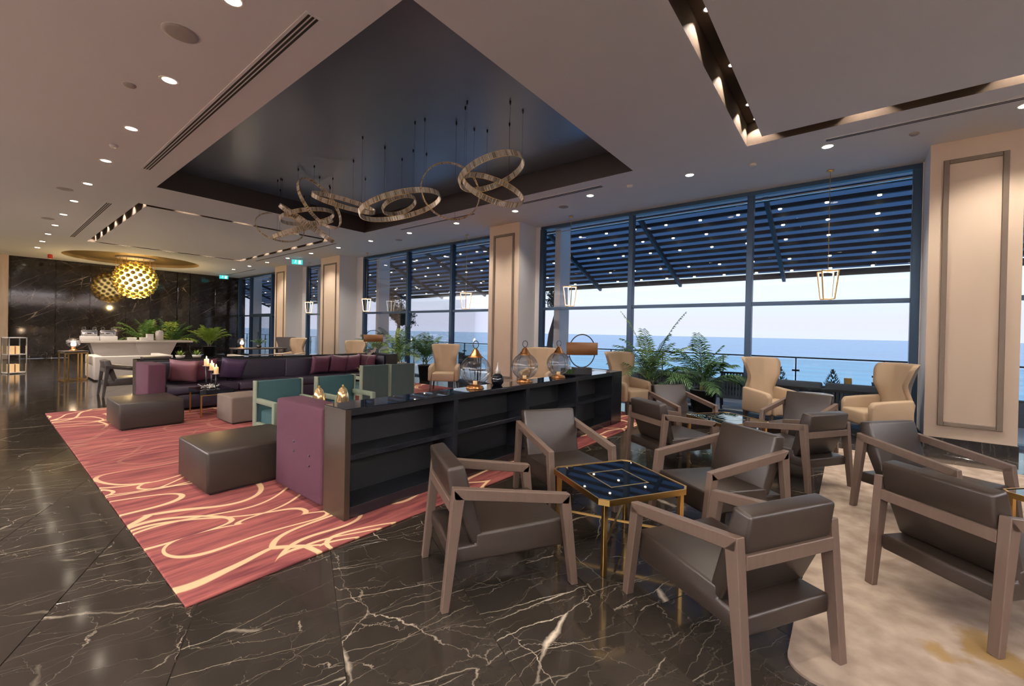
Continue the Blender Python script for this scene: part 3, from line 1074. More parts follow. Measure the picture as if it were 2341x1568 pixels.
place(dl, False, (-20.9, .3, CE), 0, 'small round downlight at the far left end of the ceiling beside the beige pillar')
# spots in the slots
ss = thing('slot_spotlight', '', 'ceiling light')
MB().lathe([(.030, 0), (.042, -.003), (.042, .006), (.030, .006)], 16).build('trim_ring', M['whiteplastic'], ss)
MB().lathe([(.029, -.002), (1e-6, -.002)], 16).build('lens', M['lens'], ss, recalc=False)
add_spot('lamp', ss, (0, 0, -.012), 42, R(104), .3, rad=.008)
n = 0
for y in (5.95, 4.98, 4.0, 3.0, 2.0):
    place(ss, n == 0, (-1.045, y, CE + .298), 0, ORD[n] + ' spotlight of the near ceiling slot from its corner towards the camera', 'spotlights in the near ceiling slot')
    n += 1
for n, x in enumerate((-1.03, .1, 1.3, 2.5, 3.7)):
    place(ss, False, (x, 6.395, CE + .298), 0, ORD[n] + ' spotlight of the near ceiling slot from its corner along the windows', 'spotlights in the near ceiling slot')
for k in range(7):
    for y in (2.18, 6.34):
        place(ss, False, (-12.2 - 1.06 * k, y, CE + .258), 0, ORD[k] + ' spotlight of the far ceiling slot, ' + ('walkway' if y < 4 else 'window') + ' side, from the dark tray', 'spotlights in the far ceiling slot')
for k in range(3):
    for x in (-11.98, -18.67):
        place(ss, False, (x, 3.0 + 1.15 * k, CE + .258), 0, ORD[k] + ' spotlight of the far ceiling slot, ' + ('tray' if x > -15 else 'ball chandelier') + ' side, from the walkway', 'spotlights in the far ceiling slot')
# linear vents
def vent(label, x0, x1, y0, y1, n, along='x'):
    t = thing('ceiling_vent', label, 'vent', (x0, y0, CE))
    L, W = x1 - x0, y1 - y0
    MB().box(-.02, L + .02, -.02, W + .02, -.006, .004).build('frame', M['ceil'], t)
    for k in range(n):
        a = W * (k + .2) / n
        MB().box(0, L, a, a + W * .6 / n, -.0075, -.005).build('slot', M['ventdark'], t)
vent('long three-slot ceiling vent beside the dark tray', -9.2, -3.55, 1.67, 1.77, 3)
vent('three-slot ceiling vent left of the far rectangular light slot', -18.2, -12.43, 1.67, 1.77, 3)
vent('slim ceiling vent above the right column', -.30, 3.2, 6.86, 6.93, 2)
vent('slim ceiling vent between dark tray and windows, nearer one', -5.2, -3.45, 6.73, 6.83, 2)
vent('slim ceiling vent between dark tray and windows, behind the ring chandelier', -9.1, -6.5, 6.72, 6.80, 2)
vent('slim ceiling vent along the right side of the far light slot', -18.2, -12.2, 6.68, 6.76, 2)
vent('short ceiling vent in front of the far windows by the black wall', -24.3, -20.8, 7.62, 7.70, 2)
def round_fit(name, label, cat, x, y, r, mat, h=.012, grp=None):
    t = thing(name, label, cat, (x, y, CE), 0, grp)
    MB().lathe([(1e-6, -h), (r * .8, -h), (r, -h * .4), (r, .002)], 24).build('cover', mat, t)
    MB().lathe([(r * .98, -.001), (r * 1.08, -.003), (r * 1.08, .001)], 24).build('rim', M['whiteplastic'], t)
    return t
round_fit('ceiling_speaker', 'large round grey ceiling speaker near the top left', 'speaker', -4.70, 1.10, .13, M['greyplastic'])
round_fit('ceiling_speaker', 'round grey ceiling speaker beyond the end of the long vent', 'speaker', -11.9, 1.02, .12, M['greyplastic'])
round_fit('ceiling_speaker', 'round grey ceiling speaker far along the walkway downlights', 'speaker', -15.6, 1.05, .12, M['greyplastic'])
round_fit('ceiling_speaker', 'round grey ceiling speaker over the middle window bay', 'speaker', -4.65, 7.45, .10, M['greyplastic'])
round_fit('ceiling_speaker', 'round grey ceiling speaker above the window left of the middle column', 'speaker', -10.2, 7.5, .10, M['greyplastic'])
round_fit('smoke_detector', 'small pale detector disc near the top left downlights', 'detector', -6.15, 1.0, .055, M['greyplastic'], .02)
round_fit('smoke_detector', 'small white detector on the ceiling right of the light slot corner', 'detector', -1.19, 7.22, .05, M['whiteplastic'], .04)
round_fit('smoke_detector', 'small white detector on the ceiling right of the dark tray corner', 'detector', -3.05, 7.04, .05, M['whiteplastic'], .04)
round_fit('smoke_detector', 'small grey detector on the ceiling in front of the right column', 'detector', .58, 7.3, .05, M['greyplastic'], .02)
round_fit('smoke_detector', 'small detector on the ceiling left of the long vent end', 'detector', -8.4, 1.2, .05, M['whiteplastic'], .035)
# exit signs, alarm
def exit_sign(label, x, y, z, rz, w=.36, h=.17):
    t = thing('exit_sign', label, 'sign', (x, y, z), rz)
    MB().box(-w / 2, w / 2, -.012, .012, -h, 0).build('sign_plate', M['exit'], t, bevel=.004, seg=1)
    f = MB()
    f.sphere((-.045, -.016, -.030), .014, 8, 6)
    f.bar((-.045, -.016, -.045), (-.06, -.016, -.09), .026, .006)
    f.bar((-.06, -.016, -.09), (-.03, -.016, -.115), .014, .006)
    f.bar((-.03, -.016, -.115), (-.04, -.016, -.15), .012, .006)
    f.bar((-.062, -.016, -.09), (-.10, -.016, -.13), .014, .006)
    f.bar((-.045, -.016, -.05), (-.015, -.016, -.07), .011, .006)
    f.bar((-.045, -.016, -.05), (-.08, -.016, -.07), .011, .006)
    f.box(.04, .12, -.018, -.012, -.15, -.02)
    f.build('running_figure', M['exitfig'], t)
    for s in (-1, 1): MB().bar((s * w * .3, 0, 0), (s * w * .3, 0, CE - z), .006).build('hanger_wire', M['steel'], t)
exit_sign('green exit sign hanging over the gap between the two far columns', -16.0, 7.3, 3.93, R(60))
exit_sign('green exit sign hanging by the corner of the black marble wall', -24.0, 7.45, 3.92, R(70))
t = thing('fire_sounder', 'small red fire alarm sounder hanging from the ceiling before the black wall', 'alarm', (-23.6, 1.66, CE))
MB().lathe([(.05, 0), (.07, -.03), (.07, -.12), (.05, -.15), (1e-6, -.15)], 16).build('body', M['redplastic'], t)
MB().lathe([(.04, -.15), (.03, -.18), (1e-6, -.18)], 12).build('strobe', M['whiteplastic'], t)

# ---- ring chandelier
rc = thing('ring_chandelier', 'large chandelier of eleven interlaced crystal rings under the dark ceiling tray', 'chandelier', (-6.5, 4.24, 4.40))
RINGS = [(-9.985, 3.654, -0.234, 0.698, .48, -.068, .035), (-8.73, 3.686, .913, -1.336, .504, -.068, .075), (-8.27, 3.884, 3.539, -.453, .532, -.037, .06),
         (-9.157, 3.537, 1.498, -1.136, .608, .061, .07), (-9.072, 3.627, .712, .972, .602, .098, .075), (-7.425, 3.756, -.094, 1.142, .548, -.012, .075),
         (-5.526, 3.345, 3.982, 1.275, .628, -.154, .075), (-5.966, 3.502, .445, 1.999, .282, .144, .07), (-4.539, 3.423, 2.589, -.109, .42, -.016, .04),
         (-3.909, 3.6, .514, 1.946, .464, .145, .08), (-3.819, 3.336, 2.777, -.849, .42, .097, .07)]
for (cx_, cz_, a1, a2, rr, dy, bw) in RINGS:
    nrm = Vector((math.cos(a2) * math.cos(a1), math.cos(a2) * math.sin(a1), math.sin(a2)))
    tv = Vector((-math.sin(a1), math.cos(a1), 0))
    sv = nrm.cross(tv)
    cen = Vector((cx_ + 6.5, dy, cz_ - 4.40))
    m = MB()
    K = int(2 * PI * rr / .021)
    for k in range(K):     # crystal baguettes set side by side on the ring
        a = 2 * PI * k / K
        rad = math.cos(a) * tv + math.sin(a) * sv
        tan = -math.sin(a) * tv + math.cos(a) * sv
        p = cen + rr * rad
        w = .0082
        th_ = .012
        vs = []
        for s in (-1, 1):
            for u_, v_ in ((-w, 0), (0, th_), (w, 0), (0, -th_ * .5)):
                vs.append(p + nrm * s * bw / 2 + tan * u_ + rad * v_)
        m.add(vs, [(3, 2, 1, 0), (4, 5, 6, 7), (0, 1, 5, 4), (1, 2, 6, 5), (2, 3, 7, 6), (3, 0, 4, 7)])
    o = m.build('crystal_ring', M['crystal'], rc, weld=False, recalc=False)
    m2 = MB()
    for s in (-1, 1):
        m2.tube([cen + nrm * s * bw / 2 + (rr) * (math.cos(2 * PI * k / 64) * tv + math.sin(2 * PI * k / 64) * sv) for k in range(64)], .004, 6, closed=True)
    m2.build('ring_band', M['brass'], o)
    for k in range(3):
        a = 2 * PI * k / 3 + .4
        p = cen + rr * (math.cos(a) * tv + math.sin(a) * sv)
        w_ = MB().tube([p, (p.x, p.y, -.05)], .0018, 4)
        w_.lathe([(.012, 0), (.012, -.03), (.004, -.05), (1e-6, -.05)], 8, (p.x, p.y, 0))
        w_.build('hanging_wire', M['darkmetal'], o)

# ---- ball chandelier
bc = thing('ball_chandelier', 'large glowing spherical chandelier made of golden glass balls below the round ceiling recess', 'chandelier', (-22.7, 3.95, CE + .12))
MB().lathe([(1e-6, -.05), (.62, -.05), (.62, 0), (1e-6, 0)], 32).build('canopy', M['beige'], bc)
zc = 3.22 - (CE + .12)
MB().sphere((0, 0, zc), .46, 20, 14).build('light_core', M['core'], bc)
ball_me = None
NB = 150
for k in range(NB):
    z = 1 - 2 * (k + .5) / NB
    a = k * PI * (3 - 5 ** .5)
    r_ = math.sqrt(1 - z * z)
    if ball_me is None:
        o = MB().sphere((0, 0, 0), .082, 12, 8).build('glass_ball', M['goldball'], bc)
        ball_me = o.data
    else:
        o = bpy.data.objects.new('glass_ball', ball_me)
        COL.objects.link(o)
        o.parent = bc
    o.location = (.66 * r_ * math.cos(a), .66 * r_ * math.sin(a), zc + .68 * z)
for k in range(30):
    a = 2 * PI * k / 30
    q = .60 if k % 2 else .45
    zt = zc + .68 * math.sqrt(max(0, 1 - (q / .68) ** 2))
    MB().tube([(q * math.cos(a), q * math.sin(a), -.05), (q * math.cos(a), q * math.sin(a), zt)], .004, 4).build('hanging_wire', M['brass'], bc)
pl = bpy.data.lights.new('glow', 'POINT')
pl.energy = 150
pl.color = (1, .7, .32)
pl.shadow_soft_size = .03
po = bpy.data.objects.new('glow', pl)
COL.objects.link(po)
po.parent = bc
po.location = (0, 0, zc - 1.0)

# ---- lantern pendants
def lantern_pendant():
    t = thing('lantern_pendant', '', 'pendant light')
    MB().lathe([(.045, 0), (.045, -.025), (1e-6, -.025)], 16).build('canopy', M['brass'], t)
    MB().tube([(0, 0, -.025), (0, 0, -1.53)], .004, 6).build('cord', M['brass'], t)
    zt, zb, wt, wb = -1.55, -1.985, .155, .10
    for k in range(2):
        a = PI / 2 * k + PI / 4
        c_, s_ = math.cos(a), math.sin(a)
        m, l = MB(), MB()
        P = [(-wt, zt), (wt, zt), (wb, zb), (-wb, zb)]
        up = (-s_, c_, 0)
        for i in range(4):
            (p, z0), (q, z1) = P[i], P[(i + 1) % 4]
            m.bar((p * c_, p * s_, z0), (q * c_, q * s_, z1), .016, .014, up)
            f = .90
            l.bar((p * f * c_, p * f * s_, z0 + (.018 if i in (0,) else 0) * -1 if z0 == zt else z0 + .018), (q * f * c_, q * f * s_, z1 - .018 if z1 == zt else z1 + .018), .008, .010, up)
        o = m.build('lantern_frame', M['brass'], t)
        l.build('led_strip', M['tubeled'], o)
    MB().bar((0, 0, -1.53), (0, 0, -1.56), .03).build('hub', M['brass'], t)
    return t
lp = lantern_pendant()
for k, (x, y, lab) in enumerate([(-.29, 8.17, 'lit brass lantern pendant before the window next to the right column'),
                                 (-4.88, 8.15, 'thin brass lantern pendant in the window just right of the middle column'),
                                 (-8.1, 8.15, 'thin brass lantern pendant in the window just left of the middle column'),
                                 (-12.8, 8.15, 'bright lantern pendant beside the third column from the right'),
                                 (-16.7, 8.1, 'small bright lantern pendant between the two far columns')]):
    place(lp, k == 0, (x, y, CE), R(18) if k == 0 else 0, lab)

# ================================================================== rugs
rg = tag(MB().box(-9.70, -2.55, .65, 7.28, 0, .014).build('red_carpet', M['carpet'], bevel=.004, seg=1), 'large red carpet with a net of cream lines under the plum lounge', 'carpet')
m = MB()
pts = []
xa, xb, yc, yd, rr = -.19, 4.6, 2.12, 6.85, .12
for (cx_, cy_, a0) in ((xa + rr, yc + rr, PI), (xb - rr, yc + rr, 1.5 * PI), (xb - rr, yd - rr, 0), (xa + rr, yd - rr, .5 * PI)):
    for k in range(7):
        a = a0 + PI / 2 * k / 6
        pts.append((cx_ + rr * math.cos(a), cy_ + rr * math.sin(a)))
m.prism(pts, 0, .012, 'z')
tag(m.build('cream_rug', M['cream']), 'cream beige rug with mustard blotches under the leather chairs by the right column', 'rug')

t = thing('bounce_rug', 'very large pale rug added unseen behind the camera to bounce light', 'rug', (-7, -4.3, 0))  # out-of-view rug added to bounce light up to the ceiling
MB().box(-13, 13, -2.5, 2.3, 0, .012).build('pile', M['cream'], t)
MB().box(-13.05, 13.05, -2.55, 2.35, 0, .006).build('border', M['taupe'], t)

# ================================================================== leather chairs
def lounge_chair(mat_l, mat_w):
    t = thing('lounge_chair', '', 'chair')
    xo, xi = .30, .255
    MB().prism([(-.335, .21), (.31, .21), (.315, .365), (-.20, .35), (-.20, .295), (-.335, .295)], -.253, .253).build('seat', mat_l, t, bevel=.014, seg=3)
    MB().prism([(-.150, .30), (-.268, .715), (-.358, .702), (-.338, .565), (-.222, .297)], -.25, .25).build('backrest', mat_l, t, bevel=.016, seg=3)
    for s in (-1, 1):
        lo, hi = sorted((s * xo, s * xi))
        MB().prism([(-.385, 0), (-.348, 0), (-.278, .555), (-.335, .617)], lo, hi).build('leg', mat_w, t, bevel=.003, seg=1)
        MB().prism([(.345, 0), (.387, 0), (.327, .511), (.272, .47)], lo, hi).build('leg', mat_w, t, bevel=.003, seg=1)
        MB().prism([(-.335, .617), (.327, .511), (.320, .457), (-.330, .560)], lo, hi).build('arm', mat_w, t, bevel=.003, seg=1)
    MB().box(-xi, xi, -.347, -.312, .487, .545).build('back_rail', mat_w, t, bevel=.003, seg=1)
    return t
CH = [(-1.619, 1.918, 60, 'leather lounge chair seen side-on, between the dark shelf unit and the near gold table'),
      (-1.885, 3.095, 330.2, 'leather lounge chair facing us behind the near gold table, backed by the shelves'),
      (-.752, 3.411, 236, 'leather lounge chair on the window side of the near gold table'),
      (-.466, 2.268, 149.4, 'leather lounge chair closest to the viewer, back turned, half on the cream rug'),
      (.57, 3.275, 48, 'leather lounge chair cut by the right picture edge, back turned, on the cream rug'),
      (.505, 4.58, 323, 'leather lounge chair facing right on the cream rug, in front of the wide column'),
      (-.428, 5.11, 147.4, 'leather lounge chair with its back turned, in the gap before the two big wing chairs'),
      (-1.502, 4.691, 58, 'leather lounge chair with its back turned, nearest the end of the shelf unit'),
      (-1.763, 5.922, 323.7, 'leather lounge chair facing us in front of the two black palm pots'),
      (-.482, 6.284, 253, 'leather lounge chair facing us in front of the tan wing chairs')]
lc = lounge_chair(M['leather'], M['wood'])
for k, (x, y, a, lab) in enumerate(CH):
    onrug = x > -.2
    zz = .012 if (x > -.1) else (.012 if k in (3, 6) and False else 0.)
    place(lc, k == 0, (x, y, zz), R(a - 90), lab)
lcd = lounge_chair(M['darkwood'], M['darkwood'])
place(lcd, True, (-11.44, 1.86, 0), R(90 - 90), 'dark wooden lounge chair standing alone behind the plum sofa, beside the white sofa')

# gold tables
def gold_table(label, x, y, a):
    t = thing('coffee_table', label, 'table', (x, y, 0), a)
    h, c, H = .325, .045, .455
    oc_ = [(-h + c, -h), (h - c, -h), (h, -h + c), (h, h - c), (h - c, h), (-h + c, h), (-h, h - c), (-h, -h + c)]
    def off(d): return [(px_ * (h - d) / h, py_ * (h - d) / h) for px_, py_ in oc_]
    m = MB()
    o1, o2 = oc_, off(.010)
    for i in range(8):
        j = (i + 1) % 8
        vs = [(*o1[i], H - .035), (*o1[j], H - .035), (*o1[j], H), (*o1[i], H), (*o2[i], H - .035), (*o2[j], H - .035), (*o2[j], H), (*o2[i], H)]
        m.add(vs, [(0, 1, 2, 3), (7, 6, 5, 4), (3, 2, 6, 7), (1, 0, 4, 5)])
    m.build('rim', M['brass'], t, recalc=True)
    MB().prism(off(.0105), H - .014, H - .004, 'z').build('glass_top', M['blackglass'], t)
    q = MB()
    for s0, s1 in ((.135, .145),):
        for (x0_, x1_, y0_, y1_) in ((-s1, s1, -s1, -s0), (-s1, s1, s0, s1), (-s1, -s0, -s0, s0), (s0, s1, -s0, s0)):
            q.box(x0_, x1_, y0_, y1_, H - .0041, H - .0032)
    q.build('inlay', M['brass'], t)
    lp_ = h - .045
    for sx_ in (-1, 1):
        for sy_ in (-1, 1):
            MB().box(sx_ * lp_ - .014, sx_ * lp_ + .014, sy_ * lp_ - .014, sy_ * lp_ + .014, 0, H - .035).build('leg', M['brass'], t, bevel=.002, seg=1)
    for s in (-1, 1):
        MB().bar((-lp_, -s * lp_, .17), (lp_, s * lp_, .17 + .001 * s), .014, .012).build('stretcher', M['brass'], t)
    return t
gold_table('square black glass coffee table with gold rim and legs among the nearest leather chairs', -1.195, 2.65, R(60))
gold_table('black glass and gold coffee table reflecting the sea, before the palm pots', -1.12, 5.46, R(55))
gold_table('glass coffee table cut off by the right picture edge, in front of the wide column', 1.21, 4.08, R(48)).location.z = .012

# ================================================================== wing chairs
def wing_chair(mat, back):
    t = thing('wing_chair', '', 'chair')
    def hw_(z):
        pts = [(.30, .30), (.45, .285), (.62, .265), (.72, .265), (.85, .295), (.97, .33), (1.05, .34), (1.08, .33)]
        for (a, b), (c, d) in zip(pts[:-1], pts[1:]):
            if z <= c: return b + (d - b) * (z - a) / (c - a)
        return pts[-1][1]
    NU, NV = 17, 22
    zs = [.28 + (1.085 - .28) * (j / (NV - 1)) for j in range(NV)]
    def pt(u, z, off):
        w = hw_(max(z, .30))
        lean = -.16 * (z - .28) / .8
        wing = .15 * max(0, (abs(u) - .45) / .55) ** 1.5 * min(1, max(0, (z - .55) / .25))
        if z > 1.0: wing *= 1 - .25 * (z - 1.0) / .085
        top = 0
        return Vector((u * w, -.16 + lean + wing + off, z - .012 * abs(u) ** 6 * (1 if z > 1.07 else 0)))
    m = MB()
    G = {}
    for side, off in ((0, .0), (1, -.075)):
        for i in range(NU):
            for j in range(NV):
                u = -1 + 2 * i / (NU - 1)
                p = pt(u, zs[j], off)
                if side == 1: p.x *= .985
                G[(side, i, j)] = len(m.v)
                m.v.append(tuple(p))
    fs = []
    for i in range(NU - 1):
        for j in range(NV - 1):
            fs.append((G[0, i, j], G[0, i + 1, j], G[0, i + 1, j + 1], G[0, i, j + 1]))
    for i in range(NU - 1):
        fs.append((G[0, i, NV - 1], G[0, i + 1, NV - 1], G[1, i + 1, NV - 1], G[1, i, NV - 1]))
        fs.append((G[0, i, 0], G[1, i, 0], G[1, i + 1, 0], G[0, i + 1, 0]))
    for j in range(NV - 1):
        fs.append((G[0, 0, j], G[0, 0, j + 1], G[1, 0, j + 1], G[1, 0, j]))
        fs.append((G[0, NU - 1, j], G[1, NU - 1, j], G[1, NU - 1, j + 1], G[0, NU - 1, j + 1]))
    m.f = [list(f) for f in fs]
    m.sm = [True] * len(fs)
    m.build('back', mat, t, smooth=True)
    # separate outer cover over the back face
    b = MB()
    idx = {}
    for i in range(NU):
        for j in range(NV):
            u = -1 + 2 * i / (NU - 1)
            p = pt(u, zs[j], -.0755)
            p.x *= .985
            idx[i, j] = len(b.v)
            b.v.append(tuple(p))
    b.f = [[idx[i, j], idx[i, j + 1], idx[i + 1, j + 1], idx[i + 1, j]] for i in range(NU - 1) for j in range(NV - 1)]
    b.sm = [True] * len(b.f)
    b.build('back_cover', back, t, recalc=False)
    MB().box(-.255, .255, -.17, .30, .235, .43).build('seat', mat, t, bevel=.035, seg=3)
    for s in (-1, 1):
        lo, hi = sorted((s * .255, s * .345))
        MB().prism([(-.24, .24), (.26, .24), (.27, .50), (.235, .565), (.10, .585), (-.235, .62)], lo, hi).build('arm', mat, t, bevel=.028, seg=3)
        for y in (-.22, .25):
            MB().add([(s * .27 + a * .024, y + b_ * .024, .24) for a, b_ in ((-1, -1), (1, -1), (1, 1), (-1, 1))] +
                     [(s * .29 + a * .014, y * 1.08 + b_ * .014, 0) for a, b_ in ((-1, -1), (1, -1), (1, 1), (-1, 1))],
                     [(0, 1, 2, 3), (7, 6, 5, 4), (0, 4, 5, 1), (1, 5, 6, 2), (2, 6, 7, 3), (3, 7, 4, 0)]).build('leg', M['darkwood'], t)
    return t
WC = [(-1.22, 7.93, -36, 'tan upholstered wing chair before the sea window, to the right of the palms'),
      (.60, 7.92, 209, 'tan upholstered wing chair standing right beside the wide column'),
      (-7.7, 7.12, -50, 'tan wing chair seen left of the first glass globe lantern'),
      (-5.40, 7.90, -75, 'tan wing chair half hidden behind the glass globe lanterns'),
      (-3.47, 7.48, -20, 'tan wing chair beyond the far end of the shelf unit, beside the tall palm'),
      (-11.45, 7.05, -60, 'tan wing chair in front of the third column from the right'),
      (-14.5, 6.8, -75, 'tan wing chair between the two far columns'),
      (-15.9, 6.9, 150, 'dark-backed wing chair seen from behind before the farthest column')]
wc = wing_chair(M['tan'], M['tanback'])
for k, (x, y, a, lab) in enumerate(WC):
    f = Vector((math.cos(R(a)), math.sin(R(a)), 0))
    p = Vector((x, y, 0)) + f * .34
    if k == 2: p.z = .014
    place(wc, k == 0, p, R(a - 90), lab)
def pedestal_table(label, x, y, h, r, top):
    t = thing('side_table', label, 'table', (x, y, 0))
    MB().lathe([(1e-6, h - .02), (r, h - .02), (r, h), (1e-6, h)], 32).build('table_top', top, t)
    MB().lathe([(.16, 0), (.16, .012), (.02, .02), (.02, h - .02)], 20).build('pedestal', M['darkmetal'], t)
pedestal_table('small round white-topped side table between the two big wing chairs', -.42, 8.05, .55, .24, M['whitemarble'])
pedestal_table('small round side table right of the wing chair by the first globe lantern', -7.05, 7.55, .5, .22, M['blackglass'])

# ================================================================== plants
def frond(L, az, el, droop, wid, seed, nleaf=22, ylim=None, base=(0, 0, 0)):
    r_ = random.Random(seed)
    m = MB()
    pts = []
    n = 14
    p = Vector(base)
    e = el
    for k in range(n + 1):
        pts.append(p.copy())
        d = Vector((math.cos(az) * math.cos(e), math.sin(az) * math.cos(e), math.sin(e)))
        p = p + d * L / n
        e -= droop / n * (.4 + 1.2 * k / n)
    m.tube(pts, [.007 * (1 - .8 * k / n) + .0012 for k in range(n + 1)], 5)
    side = Vector((-math.sin(az), math.cos(az), 0))
    for k in range(nleaf):
        f = .22 + .78 * (k + .5) / nleaf
        i = min(int(f * n), n - 1)
        q = pts[i].lerp(pts[i + 1], f * n - i)
        d = (pts[i + 1] - pts[i]).normalized()
        nu = side.cross(d).normalized()
        ll = wid * (math.sin(PI * min(1, (f - .12) / .95)) ** .6) * r_.uniform(.85, 1.1)
        for s in (-1, 1):
            dv = (side * s * .75 + d * .62 + nu * -.18 * s * 0 + Vector((0, 0, .12 - .25 * r_.random()))).normalized()
            mid = q + dv * ll * .5
            tip = q + dv * ll + Vector((0, 0, -ll * .30))
            w = d * .0115
            m.add([q - w * .5, mid - w, tip, mid + w, q + w * .5], [(0, 1, 2, 3, 4)])
    if ylim is not None:
        m.v = [(v[0], min(v[1], ylim), v[2]) for v in m.v]
    return m
def palm(name, label, cat, x, y, potr, poth, fr, seed, mats, wid=.22, canes=3, z=0., potmat=None, rimw=False):
    t = thing(name, label, cat, (x, y, z))
    MB().lathe([(1e-6, 0), (potr * .72, 0), (potr * .97, poth * .95), (potr * 1.03, poth * .95), (potr * 1.03, poth), (potr * .93, poth), (potr * .90, poth * .86), (1e-6, poth * .86)], 28).build('pot', potmat or M['blackpot'], t)
    MB().lathe([(potr * .9, poth * .87), (1e-6, poth * .885)], 20).build('soil', M['soil'], t, recalc=False)
    r_ = random.Random(seed)
    for k in range(canes):
        a = 2 * PI * k / canes + seed
        b = Vector((.05 * math.cos(a), .05 * math.sin(a), poth * .86))
        MB().tube([b, b + Vector((.02 * math.cos(a), .02 * math.sin(a), .18))], [.018, .012], 7).build('cane', M['stem'], t)
    for k, (L, az, el, dr_) in enumerate(fr):
        a = 2 * PI * (k % canes) / canes + seed
        b = (.055 * math.cos(a), .055 * math.sin(a), poth * .86 + .12)
        ylim = 8.52 - y
        frond(L, az, el, dr_, wid, seed * 31 + k, ylim=ylim, base=b).build('frond', mats[k % len(mats)], t, recalc=False, weld=False)
    return t
def fan(n, Lm, seed, hi=1.25, lo=.35, dr0=.8, dr1=1.7):
    r_ = random.Random(seed)
    out = []
    for k in range(n):
        f = k / (n - 1)
        out.append((Lm * r_.uniform(.75, 1.05), k * 2.4 + r_.uniform(-.3, .3), hi - (hi - lo) * f, dr0 + (dr1 - dr0) * f))
    return out
GP = [M['palm'], M['palm'], M['palmy']]
f1 = fan(20, 1.08, 11, 1.42, .55, .7, 1.8)
f1 += [(1.40, R(200), 1.40, .6), (1.42, R(20), 1.30, .5)]
palm('potted_palm', 'taller areca palm in a black pot at the window, left of its twin', 'plant', -2.95, 7.92, .23, .50, f1, 11, GP, .24)
palm('potted_palm', 'wider areca palm in a black pot at the window, next to the wing chair', 'plant', -2.05, 8.12, .245, .46, [(L_ * (.72 if math.cos(a_) > .5 else 1), a_, e_, d_) for L_, a_, e_, d_ in fan(21, 1.08, 23, 1.38, .4, .7, 1.7)], 23, [M['palm']], .25)
palm('potted_palm', 'areca palm in a black pot next to the tan wing chair left of the lanterns', 'plant', -9.35, 7.85, .21, .45, fan(18, 1.05, 31, 1.45, .75, .6, 1.5), 31, [M['palm']], .22)
palm('potted_palm', 'tall yellow-green areca palm in a pale-rimmed pot behind the green armchairs', 'plant', -10.0, 7.45, .2, .5, fan(16, 1.15, 37, 1.4, .5), 37, [M['palm'], M['palmy'], M['palm']], .24, potmat=M['whiteplastic'])
palm('potted_palm', 'palm in a dark pot behind the wooden arch lamp by the far window', 'plant', -12.0, 8.0, .22, .55, fan(12, 1.0, 41, 1.3, .4), 41, GP, .24)
palm('potted_palm', 'bright yellow-green palm in a dark pot before the black marble wall', 'plant', -23.2, 6.65, .26, .5, fan(20, 1.0, 43, 1.52, 1.0, .5, 1.2), 43, [M['palmy']], .34)
palm('potted_palm', 'dark green palm behind the white bar counter, beside its white cylinder', 'plant', -23.6, 4.5, .3, .55, fan(17, 1.25, 47, 1.5, .7, .5, 1.5), 47, [M['palm']], .34)
palm('potted_palm', 'green palm behind the right half of the white bar counter', 'plant', -23.6, 5.35, .3, .5, fan(17, 1.2, 53, 1.5, .7, .5, 1.5), 53, [M['palm'], M['palmy'], M['palm']], .34)

# ================================================================== shelf units and plum sofas
def shelf_unit(name, label, sgn, xf):
    """front at x = xf, body reaching 0.30 m towards -sgn... local x grows towards the open shelves"""
    t = thing(name, label, 'shelf unit', (xf, 1.65, .014), 0)
    s = sgn
    def bx(nm, x0, x1, y0, y1, z0, z1, mat, bv=.002):
        a, b = sorted((s * x0, s * x1))
        return MB().box(a, b, y0, y1, z0, z1).build(nm, mat, t, bevel=bv, seg=1)
    L = 4.42
    H = .811
    bx('side_panel', -.30, 0, 0, .045, .0, H - .008, M['cabinet_end'])
    bx('side_panel', -.30, 0, L - .045, L, .0, H - .008, M['cabinet'])
    bx('back_panel', -.30, -.285, .045, L - .045, .0, H - .008, M['cabinet_in'])
    bx('top_board', -.285, 0, .045, L - .045, H - .055, H - .008, M['cabinet'])
    bx('top_glass', -.30, 0, 0, L, H - .008, H, M['blackglass'])
    bx('plinth', -.285, -.005, .045, L - .045, 0, .085, M['cabinet'])
    ds = [.045, 1.10, 2.22, 3.32, L - .045]
    for y in ds[1:-1]: bx('divider', -.285, 0, y - .028, y + .028, .085, H - .055, M['cabinet'])
    for a, b in zip(ds[:-1], ds[1:]):
        bx('shelf', -.285, -.01, a + (.028 if a > .1 else 0), b - (.028 if b < L - .1 else 0), .425, .465, M['cabinet'])
    bx('end_block', -.95, -.001, L + .004, L + .31, 0, H, M['cabinet'])
    return t
s1 = shelf_unit('shelf_unit', 'long dark open shelf unit with black glass top behind the nearest leather chairs', 1, -2.83)
s2 = shelf_unit('shelf_unit', 'long dark console unit backing the far plum sofa', -1, -9.60)
def plum_sofa(label, sgn, xb):
    t = thing('plum_sofa', label, 'sofa', (xb, 1.635, .014), 0)
    s = sgn      # seat side direction in x
    def bx(nm, x0, x1, y0, y1, z0, z1, mat=M['purple'], bv=.02):
        a, b = sorted((s * x0, s * x1))
        return MB().box(a, b, y0, y1, z0, z1).build(nm, mat, t, bevel=bv, seg=3)
    bx('armrest', .003, .80, 0, .23, .03, .775)
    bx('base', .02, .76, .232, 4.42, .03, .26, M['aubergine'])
    n = 4
    for k in range(n):
        a = .235 + (4.42 - .235) * k / n
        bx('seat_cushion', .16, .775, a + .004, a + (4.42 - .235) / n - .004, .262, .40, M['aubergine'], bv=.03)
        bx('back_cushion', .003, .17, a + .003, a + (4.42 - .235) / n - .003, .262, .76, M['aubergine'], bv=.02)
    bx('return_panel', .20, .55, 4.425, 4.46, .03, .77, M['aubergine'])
    return t
    return t
